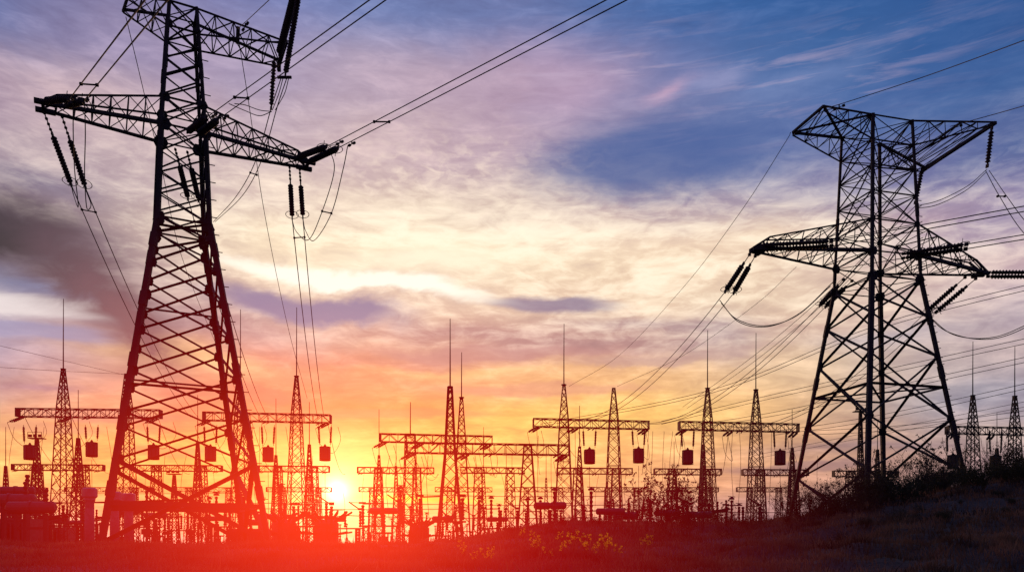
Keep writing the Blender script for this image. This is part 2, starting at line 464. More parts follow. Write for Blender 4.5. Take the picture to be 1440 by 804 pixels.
# ---- left pylon: three phases on the lower arm, each a twin bundle
back = Vector((.864, -1, -.06)).normalized()
phases = [('left tip of the left pylon crossarm', [T1.pt(-6.1, -.45, 22.2), T1.pt(-5.2, -.45, 22.2)], [at(98, 139, 35.9), at(118, 142, 35.9)], [(204, 0, 20.), (236, 0, 20.)]),
          ('body of the left pylon', [at(263, 186, 39.2), at(280, 189, 39.2)], [at(291, 165, 37.2), at(307, 168, 37.2)], [(520, 0, 24.), (543, 0, 24.)]),
          ('right tip of the left pylon crossarm', [T1.pt(5.7, -.48, 22.2), T1.pt(6.4, -.3, 22.2)], [at(460, 206, 40.6), at(476, 208, 40.6)], [(853, 0, 26.), (882, 0, 26.)])]
for nm, st, en, far in phases:
    for k in range(2):
        wh = 'upper' if k == 0 else 'lower'
        string(st[k], en[k], f'{wh} thick tension string reaching up from the {nm}', .17, group='tension strings on the left pylon')
        e = at(*far[k]); p = en[k]; d = e-p
        e2 = p+d*1.35
        pts = [p.lerp(e2, i/20)-Vector((0, 0, 2.2*(i/20)*(1.35-i/20)*.0)) for i in range(21)]
        cable(pts, WR, f'{wh} wire of the twin line rising from the {nm}', group='twin overhead wires leaving the left pylon')
        q = p.lerp(e, .07); vib(q, d, f'{wh} weight damper just beyond the strings at the {nm}')
    p0 = en[0].lerp(at(*far[0]), .24); p1 = en[1].lerp(at(*far[1]), .25)
    spacer(p0, p1, f'spacer bar on the twin line climbing from the {nm}')
# away side strings and lines to the substation
aw = [('left tip of the left pylon crossarm', [T1.pt(-6.15, .2, 22.05), T1.pt(-5.4, .2, 22.05)], [at(101, 262, 41.3), at(121, 266, 41.3)], [at(268, 586, 88), at(279, 587, 88)]),
      ('middle of the left pylon crossarm', [at(246, 208, 40.4), at(263, 212, 40.4)], [at(265, 281, 43.8), at(280, 283, 43.8)], [at(368, 590, 88), at(378, 590, 88)]),
      ('right tip of the left pylon crossarm', [T1.pt(5.5, .3, 22.05), T1.pt(6.05, .3, 22.05)], [at(411, 308, 46.2), at(426, 307, 46.2)], [at(447, 588, 89), at(456, 588, 89)])]
for nm, st, en, far in aw:
    for k in range(2):
        wh = 'left' if k == 0 else 'right'
        d = (en[k]-st[k])
        mid = st[k]+d*.27
        lm = MB(); lm.tube([st[k], mid], .03, 4)
        for j in range(4): lm.box(st[k].lerp(mid, .12+j*.25), .1, .1, .1)
        tag(lm.build('chain_link', STEEL2), f'{wh} link chain above the hanging string at the {nm}', 'chain', 'link chains of the hanging strings')
        string(mid, en[k], f'{wh} hanging string sloping away below the {nm}', .15, group='hanging strings on the left pylon')
        cable(sagpts(en[k], far[k], 1.3), WR, f'{wh} wire dropping to the substation from the {nm}', group='twin wires dropping from the left pylon')
    a = sagpts(en[0], far[0], 1.3); b = sagpts(en[1], far[1], 1.3)
    spacer(a[1], b[1], f'spacer bar on the wires dropping from the {nm}')
# jumper loops
J = [[(462, 207, 40.7), (470, 240, 41.5), (452, 300, 43), (434, 337, 44.5), (417, 326, 45.8), (411, 310, 46.2)],
     [(489, 205, 40.5), (482, 240, 41.4), (466, 300, 43), (442, 338, 44.6), (430, 325, 45.8), (426, 308, 46.2)],
     [(103, 140, 36), (103, 190, 37.5), (105, 240, 40), (110, 290, 41), (104, 276, 41.3), (101, 264, 41.3)],
     [(119, 144, 36), (120, 190, 37.5), (119, 245, 40), (122, 292, 41), (128, 288, 41.3), (121, 268, 41.3)]]
JL = ['left wire of the jumper loop below the right crossarm tip', 'right wire of the jumper loop below the right crossarm tip',
      'left jumper wire hanging straight at the left crossarm tip', 'right jumper wire hanging straight at the left crossarm tip']
for j, l in zip(J, JL): cable(smoothpts([at(*p) for p in j]), .024, l, 'jumper_wire', 'cable', 'jumper loops of the left pylon')
spacer(at(453, 297, 43), at(466, 300, 43), 'spacer bar in the jumper loop at right of the left pylon')
# top circuit on the right tip of the upper arm
string(at(392, 78, 42.3), at(420, -30, 37.5), 'thick leaning string on the upper arm tip of the left pylon', .2, False, 'strings at the upper arm tip of the left pylon')
string(at(401, 107, 41.7), at(424, -30, 37.2), 'ribbed string slanting up beside the upper arm tip', .15, False, 'strings at the upper arm tip of the left pylon')
string(at(386, 80, 42.6), at(381, 155, 43.2), 'vertical ribbed string under the upper arm tip of left pylon', .14, False, 'strings at the upper arm tip of the left pylon')
for k, dx in enumerate((0, 8)):
    w = ('left', 'right')[k]
    cable(smoothpts([at(396+dx, 108, 41.7), at(382+dx, 150, 43), at(360+dx, 225, 47), at(333+dx, 275, 52), at(300+dx*.3, 312, 60)]), .026, f'{w} wire curving down left from the upper arm tip of the left pylon', group='wires at the upper arm tip')
    cable(smoothpts([at(382, 157, 43.2), at(365, 163-dx, 42.5), at(345, 156-dx, 41), at(322+dx, 146, 38.5)]), .022, f'{("lower","upper")[k]} slack jumper under the upper arm of the left pylon', 'jumper_wire', group='jumpers under the upper arm')
    cable(smoothpts([at(398+dx, 110, 41.7), at(392+dx, 132, 42.4), at(383+dx*.5, 155, 43.2)]), .022, f'{w} short jumper between the two strings at the upper arm', 'jumper_wire', group='jumpers under the upper arm')
spacer(at(352, 243, 48), at(361, 246, 48), 'spacer bar on wires curving down left of the upper arm')
m = MB(); m.box(at(400, 109, 41.7), .75, .1, .12); tag(m.build('yoke_plate', STEEL2), 'small yoke plate at the lower end of the slanting string', 'yoke')
# earth wires
EW = [([(333, 42, 41.5), (352, 25, 36), (400, -20, 28)], 'earth wire rising right from the upper arm of the left pylon'),
      ([(334, 46, 41.7), (352, 160, 46), (372, 300, 54), (405, 460, 68), (432, 560, 88)], 'thin earth wire falling from the upper arm to the substation'),
      ([(177, 24, 40), (200, 120, 44), (228, 240, 52), (262, 380, 64), (330, 545, 88)], 'thin earth wire falling from the upper left bracket of the left pylon'),
      ([(1158, 152, 43.1), (1180, 147, 42), (1300, 108, 37), (1440, 57, 31), (1560, 10, 27)], 'earth wire rising right from the near top corner of the right pylon'),
      ([(1336, 178, 44.6), (1440, 149, 39), (1560, 112, 33)], 'earth wire rising right from the long top arm of right pylon'),
      ([(1112, 186, 45.6), (1102, 204, 46.5), (1040, 300, 53), (960, 405, 65), (870, 500, 80), (800, 543, 89)], 'thin earth wire falling left from the right pylon top corner'),
      ([(1120, 375, 60), (1060, 430, 68), (960, 500, 80), (868, 543, 89)], 'faint earth wire behind the right pylon falling to a mast'),
      ([(-60, 472, 75), (60, 500, 90), (180, 528, 110)], 'upper faint wire crossing the sky at the left edge'),
      ([(-60, 512, 80), (60, 520, 92), (180, 526, 105)], 'lower faint wire crossing the sky at the left edge')]
for c, l in EW: cable(smoothpts([at(*p) for p in c]), .02, l, 'earth_wire', 'cable')
for p, d, l in ((at(345, 33, 38), (1, -1, .3), 'small damper on the earth wire right of left pylon top'), (at(1180, 147, 42), (1, -.6, .2), 'damper on the earth wire at the right pylon top'), (at(1345, 175, 44), (1, -.6, .2), 'damper on the earth wire over the long top arm')):
    vib(p, d, l)
m = MB(); m.tube([at(335, 38, 41.6), at(334, 62, 41.8)], .1, 6); tag(m.build('clamp', STEEL2), 'dark clamp hanging in the middle of the upper arm', 'clamp')

# ---- right pylon strings and lines
R2 = [('left tip', [at(1054, 358, 43.3), at(1062, 360, 43.3)], [at(1019, 411, 45.9), at(1031, 413, 45.9)], [at(800, 590, 91), at(808, 591, 91)], 2.2),
      ('body', [at(1186, 393, 45.6), at(1198, 395, 45.6)], [at(1152, 430, 48.4), at(1160, 432, 48.4)], [at(896, 594, 92), at(903, 595, 92)], 2.2),
      ('right tip', [at(1357, 390, 47), at(1372, 392, 47)], [at(1303, 438, 49.5), at(1315, 440, 49.5)], [at(1020, 598, 92), at(1028, 599, 92)], 2.5)]
for nm, st, en, far, sg in R2:
    for k in range(2):
        wh = ('left', 'right')[k]; md = st[k].lerp(en[k], .2)
        lm = MB(); lm.tube([st[k], md], .03, 4); lm.box(st[k], .14, .14, .14)
        tag(lm.build('chain_link', STEEL2), f'{wh} short link above the slanting string, {nm} of right pylon', 'chain', 'links on the right pylon')
        string(md, en[k], f'{wh} string slanting down left from the {nm} of the right pylon', .16, group='slanting strings on the right pylon')
        cable(sagpts(en[k], far[k], sg), WR, f'{wh} wire running down left from the {nm} of the right pylon', group='twin wires from right pylon to the substation')
R3 = [('left tip', at(1066, 345, 43.2), at(1172, 339, 41.5), [(1440, 290, 38), (1600, 262, 36)]),
      ('middle', at(1268, 357, 44.5), at(1362, 343, 42.4), [(1440, 330, 41), (1600, 305, 38)]),
      ('right tip', at(1388, 383, 47.1), at(1500, 383, 44.5), [(1600, 380, 42), (1700, 376, 40)])]
for nm, a, b, cs in R3:
    for k in range(2):
        off = Vector((0, 0, -.16*k))+Vector((.1*k, .25*k, 0))
        string(a+off, b+off, f'{("upper","lower")[k]} level string pointing right at the right pylon arm {nm}', .15, k == 0, 'level strings on the right pylon')
        cable(smoothpts([b+off]+[at(*c)+off for c in cs]), WR, f'{("upper","lower")[k]} wire leaving right from the {nm} of right pylon arm', group='twin wires leaving the right pylon')
string(at(1395, 178, 44.4), at(1388, 236, 44.8), 'string hanging from the far right tip of the top arm', .15, False, 'hanging strings of the right pylon top')
string(at(1297, 236, 49.6), at(1287, 287, 49.8), 'string hanging from the lower rear corner of the top arm', .15, False, 'hanging strings of the right pylon top')
JR = [[(1388, 238, 44.8), (1360, 262, 46.5), (1320, 282, 48.5), (1287, 290, 49.8)], [(1386, 243, 44.8), (1358, 268, 46.5), (1318, 288, 48.5), (1289, 293, 49.8)],
      [(1386, 240, 44.8), (1405, 275, 43), (1440, 328, 40), (1500, 380, 37)], [(1391, 240, 44.8), (1415, 275, 43), (1450, 320, 40), (1510, 370, 37)],
      [(1012, 422, 46), (1035, 448, 45), (1075, 458, 44.5), (1120, 444, 44.5), (1168, 402, 44)], [(1014, 426, 46), (1040, 453, 45), (1080, 459, 44.5), (1125, 440, 44.5), (1172, 396, 44)],
      [(1302, 440, 49.5), (1330, 465, 48), (1380, 477, 46), (1430, 466, 45), (1500, 425, 44)], [(1306, 444, 49.5), (1340, 470, 48), (1390, 475, 46), (1440, 458, 45), (1510, 415, 44)],
      [(1287, 290, 49.8), (1240, 335, 52), (1160, 415, 60), (1060, 500, 72), (960, 572, 88)], [(1290, 292, 49.8), (1245, 340, 52), (1166, 420, 60), (1066, 504, 72), (966, 574, 88)]]
JRL = ['upper wire of the slack pair joining both hanging strings', 'lower wire of the slack pair joining both hanging strings',
       'left wire falling to the right edge from the top arm string', 'right wire falling to the right edge from the top arm string',
       'left wire of the jumper loop left of the right pylon', 'right wire of the jumper loop left of the right pylon',
       'left wire of the jumper loop beside the right picture edge', 'right wire of the jumper loop beside the right picture edge',
       'left wire from the rear top string falling behind the right pylon', 'right wire from the rear top string falling behind the right pylon']
for j, l in zip(JR, JRL): cable(smoothpts([at(*p) for p in j]), .024, l, 'jumper_wire', 'cable', 'slack wires at the right pylon')
spacer(at(1403, 276, 43), at(1413, 276, 43), 'spacer bar on the wires beside the right edge top')
# background lines towards a pylon beyond the right edge
BG = [((760, 596, 89), (1000, 548, 78), (1240, 455, 66), (1560, 372, 54)), ((1128, 606, 93), (1240, 600, 90), (1360, 588, 86), (1560, 560, 80)), ((930, 592, 95), (1080, 556, 85), (1300, 507, 72), (1560, 450, 60)), ((960, 600, 95), (1100, 577, 86), (1300, 533, 74), (1560, 476, 62)), ((1090, 606, 95), (1200, 590, 90), (1340, 562, 80), (1560, 512, 68)), ((1060, 640, 130), (1200, 612, 115), (1340, 585, 100), (1560, 540, 85))]
for i, c in enumerate(BG):
    for k in range(2):
        cable(smoothpts([at(x, y+k*4+k*(x-900)*.006, Y) for x, y, Y in c]), .026, f'{("upper","lower")[k]} wire of the {ORD[i+1]} pair from the top crossing behind the right pylon', group='far twin lines behind the right pylon')

# ------------------------------------------------------------------ substation gantries
def column_mesh(mb, c, zb, zt, wb, wt, cw=.11, bw=.055, zk=None, wk=None):
    """square lattice column; optional knee at zk with width wk"""
    def w(z):
        if zk is None: return lerp(wb, wt, (z-zb)/(zt-zb))
        return lerp(wb, wk, (z-zb)/(zk-zb)) if z < zk else lerp(wk, wt, (z-zk)/(zt-zk))
    zs = [zb]; z = zb
    while z < zt-.3:
        z += max(.75, w(z)*.95); zs.append(min(z, zt))
    if zs[-1] < zt: zs.append(zt)
    def cor(s, t, z): return Vector((c[0]+s*w(z)/2, c[1]+t*w(z)/2, z))
    for s, t in ((-1, -1), (1, -1), (1, 1), (-1, 1)):
        for a, b in zip(zs, zs[1:]): mb.beam(cor(s, t, a), cor(s, t, b), cw)
    fc = [((-1, -1), (1, -1)), ((1, -1), (1, 1)), ((1, 1), (-1, 1)), ((-1, 1), (-1, -1))]
    for i, (a, b) in enumerate(zip(zs, zs[1:])):
        for p, q in fc:
            mb.beam(cor(*p, a), cor(*q, b), bw); mb.beam(cor(*q, a), cor(*p, b), bw)
            if i % 3 == 0: mb.beam(cor(*p, a), cor(*q, a), bw)
    mb.box((c[0], c[1], zt), w(zt)+cw, w(zt)+cw, .12)

def beam_mesh(mb, p, q, h, cw=.11, bw=.065, endcap=True):
    p = Vector(p); q = Vector(q); d = (q-p).normalized(); L = (q-p).length
    side = Vector((-d.y, d.x, 0)).normalized()*(h/2); up = Vector((0, 0, h/2)); n = max(3, int(L/(h*1.05)))
    for sg in (-1, 1):
        for su in (-1, 1): mb.beam(p+side*sg+up*su, q+side*sg+up*su, cw)
    for i in range(n):
        a = p.lerp(q, i/n); b = p.lerp(q, (i+1)/n)
        for sg in (-1, 1):
            if i % 2: mb.beam(a+side*sg+up, b+side*sg-up, bw)
            else: mb.beam(a+side*sg-up, b+side*sg+up, bw)
            if h > .6: mb.beam(a+side*sg-up, a+side*sg+up, bw*.8)
        for su in (-1, 1): mb.beam(a+side*(1 if i % 2 else -1)+up*su, b-side*(1 if i % 2 else -1)+up*su, bw)
    if endcap:
        for e in (p, q): mb.beam(e-up*1.1, e+up*1.1, h*1.05, .1)

def gantry(label, Y0, Y1, x0, x1, yb, cols, hpx=11, group='lattice gantries in the front row', lean=None, brackets=(0.04, .5, .93), cwk=1.0):
    base = at((x0+x1)/2, HY, (Y0+Y1)/2); base.z = 0
    t = thing('gantry', label, 'gantry', base, group)
    Ym = (Y0+Y1)/2; h = hpx/F*Ym
    zb = at(x0, yb, Ym).z
    A = Vector(((x0-HX)/F*Y0, Y0, zb)); B = Vector(((x1-HX)/F*Y1, Y1, zb))
    small = Ym > 130
    m = MB(); beam_mesh(m, A-base, B-base, h, .09 if not small else .13, .06 if not small else .085)
    for s in brackets:      # arms sticking out where the strings attach
        p = A.lerp(B, s)-base; m.beam(p-Vector((0, 0, h/2)), p+Vector((-.5, -h*.8, -h/2-.35)), .1); m.beam(p+Vector((.4, 0, -h/2)), p+Vector((.0, -h*.8, -h/2-.35)), .08)
    m.build('crossbeam', STEEL2, t)
    for (px, ytop, yrod, wb, wk) in cols:
        k = (px-x0)/(x1-x0); Yc = lerp(Y0, Y1, k); x = (px-HX)/F*Yc
        sc_ = Yc/F; zt = at(px, ytop, Yc).z
        c = MB(); wt = .28 if not small else .35
        knee = zb+h/2 if zt > zb+1.5 else None
        wb *= .84; wk *= .76
        column_mesh(c, (x-base.x, Yc+.0-base.y), -.2, max(zt, zb+h*.5), wb*sc_, wt if knee else wk*sc_, (.09 if not small else .13)*cwk, .055 if not small else .085, knee, wk*sc_ if knee else None)
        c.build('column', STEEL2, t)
        if yrod:
            r_ = MB(); zr = at(px, yrod, Yc).z
            pb = Vector((x-base.x, Yc-base.y, zt))
            r_.tube([pb, pb+Vector((0, 0, (zr-zt)*.45)), pb+Vector((.02, 0, zr-zt))], .07 if not small else .08, 5, .035)
            r_.ring(pb+Vector((0, 0, .1)), .28, .05, 8)
            r_.build('lightning_rod', STEEL2, t)
    return t, A, B, h

G = []
front = [
 ('front row gantry at far left, its beam ending left of the left pylon', 88, 89, 25, 226, 581, [(89, 520, 420, 34, 17), (178, 526, None, 30, 16)], 11),
 ('front row gantry standing right behind the left pylon, two masts, one with rod', 88, 90, 287, 465, 587, [(338, 545, 435, 30, 16), (417, 530, 432, 33, 16)], 11),
 ('front row gantry with wide beam behind the heavy A shaped columns', 84, 86, 535, 692, 617, [(577, 612, 565, 26, 17), (649, 560, 495, 32, 14)], 11),
 ('front row gantry with two line traps hanging from it right of centre', 88, 90, 750, 912, 596, [(793, 542, 455, 34, 16), (863, 546, None, 32, 16)], 11),
 ('front row gantry with two slender rod masts left of the right pylon', 89, 91, 955, 1122, 600, [(995, 547, 464, 32, 15), (1063, 549, 468, 32, 15)], 11),
 ('front row gantry at far right behind the shrubs', 93, 95, 1332, 1500, 606, [(1368, 557, 480, 27, 13), (1427, 558, 487, 27, 13)], 10),
]
for (l, Y0, Y1, x0, x1, yb, cols, hp) in front: G.append(gantry(l, Y0, Y1, x0, x1, yb, cols, hp))
# heavy gantry on A-frames, nearer
ta, A, B, h = gantry('nearest gantry with thick A shaped columns in the centre', 76, 78, 572, 800, 631, [(742, 628, None, 40, 13)], 14, cwk=1.7)
G.append((ta, A, B, h))
c = MB(); b_ = ta.location
px, Yc = 633, 76.5; x = (px-HX)/F*Yc
column_mesh(c, (x-b_.x, Yc-b_.y), -.2, at(px, 545, Yc).z, 40*Yc/F, .35, .19, .07, at(px, 640, Yc).z, 14*Yc/F)
c.build('column', STEEL2, ta)
r_ = MB(); zt = at(px, 545, Yc).z; r_.tube([(x-b_.x, Yc-b_.y, zt), (x-b_.x, Yc-b_.y, at(px, 448, Yc).z)], .075, 5, .035); r_.ring((x-b_.x, Yc-b_.y, zt+.1), .26, .05, 8); r_.build('lightning_rod', STEEL2, ta)

second = [(18, 146, 657, 30, 'behind the far left mast'), (186, 312, 658, 30, 'seen through the left pylon'), (364, 463, 659, 28, 'left of the sun'),
          (503, 610, 661, 28, 'just right of the sun'), (648, 738, 661, 28, 'between the two A shaped columns'), (783, 889, 662, 28, 'under the two line traps right of centre'), (920, 1014, 663, 28, 'above the tall dry weeds'), (1044, 1136, 664, 28, 'at the right pylon left leg'), (1172, 1262, 666, 26, 'seen between the right pylon legs')]
for (x0, x1, yb, w, l) in second:
    w_ = x1-x0
    gantry('middle row gantry '+l, 140, 141, x0, x1, yb, [(x0+w_*.27, yb, None, 22, 12), (x0+w_*.78, yb, None, 22, 12)], 8, 'lattice gantries in the middle row', brackets=(.05, .5, .95))
third = [(0, 66, 'at the left picture edge'), (92, 214, 'under the far left gantry'), (240, 342, 'low inside the left pylon'), (375, 466, 'left of the sun disc'), (505, 578, 'close right of the sun'), (612, 692, 'behind the nearest A shaped column'), (718, 806, 'behind the right A shaped column'), (835, 910, 'under the second line trap right of centre'), (938, 1010, 'behind the dry weeds'), (1036, 1110, 'at the foot of the right rod masts')]
for (x0, x1, l) in third:
    w_ = x1-x0
    gantry('far row gantry '+l, 205, 206, x0, x1, 688, [(x0+w_*.25, 688, None, 14, 8), (x0+w_*.8, 688, None, 14, 8)], 6, 'lattice gantries in the far row', brackets=())

# free standing masts behind
masts = [(52, 618, None, 20, 120), (110, 616, 548, 22, 120), (8, 655, 600, 12, 150), (278, 622, 555, 18, 125), (245, 668, None, 14, 130), (388, 640, 560, 16, 140), (435, 625, 565, 18, 125), (533, 640, 575, 15, 150), (557, 655, 620, 13, 170),
         (680, 660, 600, 14, 160), (712, 668, 628, 12, 180), (815, 628, 570, 20, 120), (720, 690, 640, 8, 210), (948, 662, 620, 14, 150), (989, 625, 575, 16, 130), (1114, 630, 575, 16, 130), (1210, 580, None, 12, 130), (1234, 632, 590, 14, 150), (1402, 630, 580, 14, 150), (580, 700, 655, 10, 200), (768, 672, 626, 10, 190)]
masts.sort()
for i, (px, yt, yr, wb, Y) in enumerate(masts):
    b = at(px, HY, Y); b.z = 0
    t = thing('lightning_mast', f'slender mast behind the gantries, {where_(px, [q[0] for q in masts])}', 'mast', b, 'free standing lightning masts')
    c = MB(); zt = at(px, yt, Y).z; column_mesh(c, (0, 0), -.2, zt, wb*Y/F, .3, .14, .09); c.build('lattice_shaft', STEEL2, t)
    if yr:
        r_ = MB(); r_.tube([(0, 0, zt), (0, 0, at(px, yr, Y).z)], .08, 5, .045); r_.build('lightning_rod', STEEL2, t)
    elif px in (245, 52, 1210):
        r_ = MB(); r_.box((0, 0, zt+.2), 2.2, 1.2, .12)
        for s in (-1, 0, 1): r_.box((s*.75, -.5, zt+.55), .45, .25, .4)
        for s in (-1.05, 1.05): r_.beam((s, -.6, zt+.2), (s, -.6, zt+1.1), .06)
        r_.beam((-1.05, -.6, zt+1.1), (1.05, -.6, zt+1.1), .06)
        r_.build('floodlight_platform', STEEL2, t)

# line traps
def make_trap():
    t = thing('line_trap', 'x', 'line trap', (0, 0, 0), 'line traps hanging from the gantry beams')
    m = MB(); m.lathe([(.62, -2.0), (.7, -1.95), (.7, -.45), (.62, -.4)], 14); m.build('coil', TRAPM, t)
    m = MB()
    for k in range(8):
        a = k*math.pi/4; m.beam((.72*math.cos(a), .72*math.sin(a), -2.05), (.72*math.cos(a), .72*math.sin(a), -.35), .06)
    for z in (-2.1, -.3):
        for a in (0, math.pi/2): m.beam((.75*math.cos(a), .75*math.sin(a), z), (-.75*math.cos(a), -.75*math.sin(a), z), .09)
    m.ring((0, 0, -2.1), .7, .05, 12); m.ring((0, 0, -.3), .7, .05, 12)
    m.build('cage', STEEL2, t)
    m = MB(); m.lathe([(.16, -.3), (.2, -.15), (.12, .0), (.05, .1)], 8); m.build('lifting_cap', STEEL2, t)
    return t
trap0 = make_trap()
traps = [(42, 628, 88), (129, 624, 88.5), (216, 628, 89), (296, 630, 88), (377, 631, 89), (457, 630, 90), (829, 634, 89), (898, 633, 90), (967, 635, 89), (1097, 636, 91), (1340, 642, 93), (1400, 643, 94)]
where = ['below the far left beam end', 'just right of the far left rod mast', 'behind the left leg of the left pylon', 'at the left end of the second gantry', 'framed right of the left pylon', 'directly above and left of the sun', 'left of the rodless mast', 'right of the rodless mast', 'left of the paired rod masts', 'between the rod masts and the right pylon', 'behind the right leg of the right pylon', 'over the shrubs near the right edge']
for i, ((px, y, Y), w) in enumerate(zip(traps, where)):
    t = trap0 if i == 0 else copy_tree(trap0)
    t.location = at(px, y-5, Y); t.scale = (.86,)*3
    t['label'] = f'hanging drum shaped line trap {w}'
    top = at(px, y-4, Y)
    for k, s in enumerate((-1, 1)):
        string(at(px+s*9, 597 if px < 600 else 603, Y), top+Vector((s*.62, 0, .05)), f'{("left","right")[k]} slim string holding the line trap {w}', .14, False, 'strings holding the line traps', parts=False)
    if i not in (2, 3):
        cable([top+Vector((0, 0, -2.1)), top+Vector((.05, 0, -9))], .025, f'thin wire dropping from the line trap {w}', 'dropper_wire', 'cable', 'dropper wires')

# tension strings and wires on the front gantries
random.seed(4)
gn = ['far left gantry', 'gantry behind the left pylon', 'wide beam gantry', 'line trap gantry right of centre', 'paired rod mast gantry', 'far right gantry', 'nearest A column gantry']
for gi, (t, A, B, h) in enumerate(G):
    for j, s in enumerate((.03, .36, .97) if gi not in (4,) else (.03, .42, .97)):
        p = A.lerp(B, s)-Vector((0, 0, h/2)); pos = ('left end', 'middle', 'right end')[j]
        for k in range(2):
            o_ = Vector((.45*k, 0, 0)); q = p+o_+Vector((-1.1, -.9, -.8))
            string(p+o_, q, f'{("left","right")[k]} short string at the {pos} of the {gn[gi]} beam', .13, False, 'short strings on the gantry beams', parts=False)
        far = Vector((p.x*1.45+1, 140, 13.8))
        cable(sagpts(p+Vector((0, .5, 0)), far, 1.8, 14), .03, f'slack wire running back from the {pos} of the {gn[gi]}', group='slack wires between gantry rows')
        q0 = p+Vector((-1.1, -.9, -.8))
        cable(smoothpts([q0, q0+Vector((.5, .6, -1.8)), q0+Vector((1.6, 1.6, -2.6)), p+Vector((.9, 3, -1.6)), p+Vector((.6, 3, 0))]), .026, f'drooping jumper at the {pos} of the {gn[gi]}', 'jumper_wire', 'cable', 'drooping jumpers at the gantries')
# droppers: thin verticals from the beams to the equipment
DP = sorted([(20, 600, 92), (62, 600, 92), (150, 600, 92), (205, 660, 130), (232, 640, 100), (262, 640, 100), (320, 600, 95), (355, 600, 92), (402, 600, 92), (440, 640, 98), (365, 600, 96), (482, 690, 100), (512, 665, 138), (548, 640, 90), (562, 665, 138), (602, 640, 84), (668, 640, 84), (705, 665, 120), (757, 612, 90), (775, 640, 90), (842, 665, 120), (912, 605, 92), (918, 606, 93), (934, 606, 95), (946, 606, 95), (1030, 606, 92), (1040, 606, 92), (935, 650, 120), (1085, 606, 92), (1150, 640, 120), (1310, 620, 95), (1385, 640, 100), (880, 665, 120), (100, 662, 135), (300, 662, 135)])
for i, (px, y, Y) in enumerate(DP):
    p = at(px, y, Y); q = p.copy(); q.z = 4; q.x += random.uniform(-1, 1)
    cable(smoothpts([p, p.lerp(q, .4)+Vector((random.uniform(-.5, .5), 0, 0)), q]), .024, f'thin vertical dropper wire, {where_(px, [q[0] for q in DP])}', 'dropper_wire', 'cable', 'free dropper wires')
# busbars across the yard
for i, (x0, x1, y, Y) in enumerate([(-80, 470, 703, 110), (-80, 480, 722, 90), (490, 900, 706, 118), (480, 840, 724, 95), (560, 860, 694, 140), (880, 1200, 716, 110), (-60, 330, 690, 150), (250, 640, 712, 130)]):
    cable(sagpts(at(x0, y, Y), at(x1, y+3, Y+2), .25, 20), .05, f'low horizontal busbar crossing the yard, {ORD[i+1]} of the busbars by height and place' if False else ['low busbar at the left half, behind the white columns', 'lowest busbar in the left half of the yard', 'busbar right of the sun behind the A shaped columns', 'lowest busbar right of the sun', 'highest busbar right of the sun', 'busbar behind the dry weeds on the right', 'highest busbar in the left half of the yard', 'busbar running just below the sun'][i], 'busbar', 'busbar', 'busbars across the yard')

# ------------------------------------------------------------------ yard equipment
def ribbed(m, c, z0, z1, r, n=8):
    k = max(3, int((z1-z0)/.3)); prof = []
    for i in range(k):
        z = lerp(z0, z1, i/k); st = (z1-z0)/k
        prof += [(r*.6, z), (r, z+st*.45), (r*.6, z+st*.8)]
    m.lathe(prof, n, (c[0], c[1], 0))

def make_post():
    t = thing('post_insulator', '', 'post insulator'); m = MB()
    column_mesh(m, (0, 0), -.2, 2.6, .34, .26, .07, .04); m.build('stand', STEEL2, t)
    m = MB(); ribbed(m, (0, 0), 2.65, 4.9, .14); m.build('ribbed_insulator', GLASSINS, t)
    m = MB(); m.lathe([(.24, 4.9), (.24, 5.0), (.08, 5.1)], 8); m.beam((-.3, 0, 5.15), (.3, 0, 5.12), .06); m.build('terminal', STEEL2, t)
    return t
def make_disc():
    t = thing('disconnector', '', 'disconnector'); m = MB()
    for x in (-1.6, 1.6): column_mesh(m, (x, 0), -.2, 3.0, .45, .4, .11, .06)
    m.beam((-2.2, 0, 3.05), (2.2, 0, 3.05), .16); m.beam((-1.6, .2, 1.2), (1.6, .2, 1.2), .1); m.build('frame', STEEL2, t)
    m = MB()
    for x in (-1.9, 0, 1.9): ribbed(m, (x, 0), 3.2, 5.2, .19)
    m.build('ribbed_insulator', GLASSINS, t)
    m = MB(); m.beam((-1.9, 0, 5.25), (-.1, 0, 5.3), .12); m.beam((1.9, 0, 5.25), (.5, 0, 6.2), .12); m.beam((-2.3, 0, 5.35), (-1.6, 0, 5.35), .18); m.box((1.9, 0, 5.35), .5, .25, .25); m.build('switch_blade', STEEL2, t)
    return t
def make_breaker():
    t = thing('circuit_breaker', '', 'circuit breaker'); m = MB()
    m.box((0, 0, 1.3), .8, .6, 1.2)
    for x in (-.45, .45): m.beam((x, 0, -.2), (x, 0, 2.2), .14)
    m.box((0, 0, 2.25), 1.6, .6, .2); m.build('cabinet', TANK, t)
    m = MB(); ribbed(m, (0, 0), 2.35, 4.3, .24); m.build('ribbed_insulator', GLASSINS, t)
    m = MB(); m.lathe([(.2, -1.5), (.34, -1.35), (.34, -.15), (.26, 0), (.34, .15), (.34, 1.35), (.2, 1.5)], 8, (0, 0, 4.6), 'X'); m.build('chamber', TANK, t)
    return t
def make_ct():
    t = thing('current_transformer', '', 'current transformer'); m = MB()
    m.lathe([(.4, 1.2), (.38, 3.9), (.36, 5.0), (.46, 5.05), (.46, 5.2)], 14); m.build('porcelain_body', PAINT, t, smooth=True)
    m = MB(); m.lathe([(.5, 5.22), (.62, 5.35), (.62, 6.0), (.45, 6.1)], 14); m.build('head', PAINT, t)
    m = MB(); column_mesh(m, (0, 0), -.2, 1.2, 1.0, .9, .12, .08); m.build('stand', STEEL2, t)
    return t
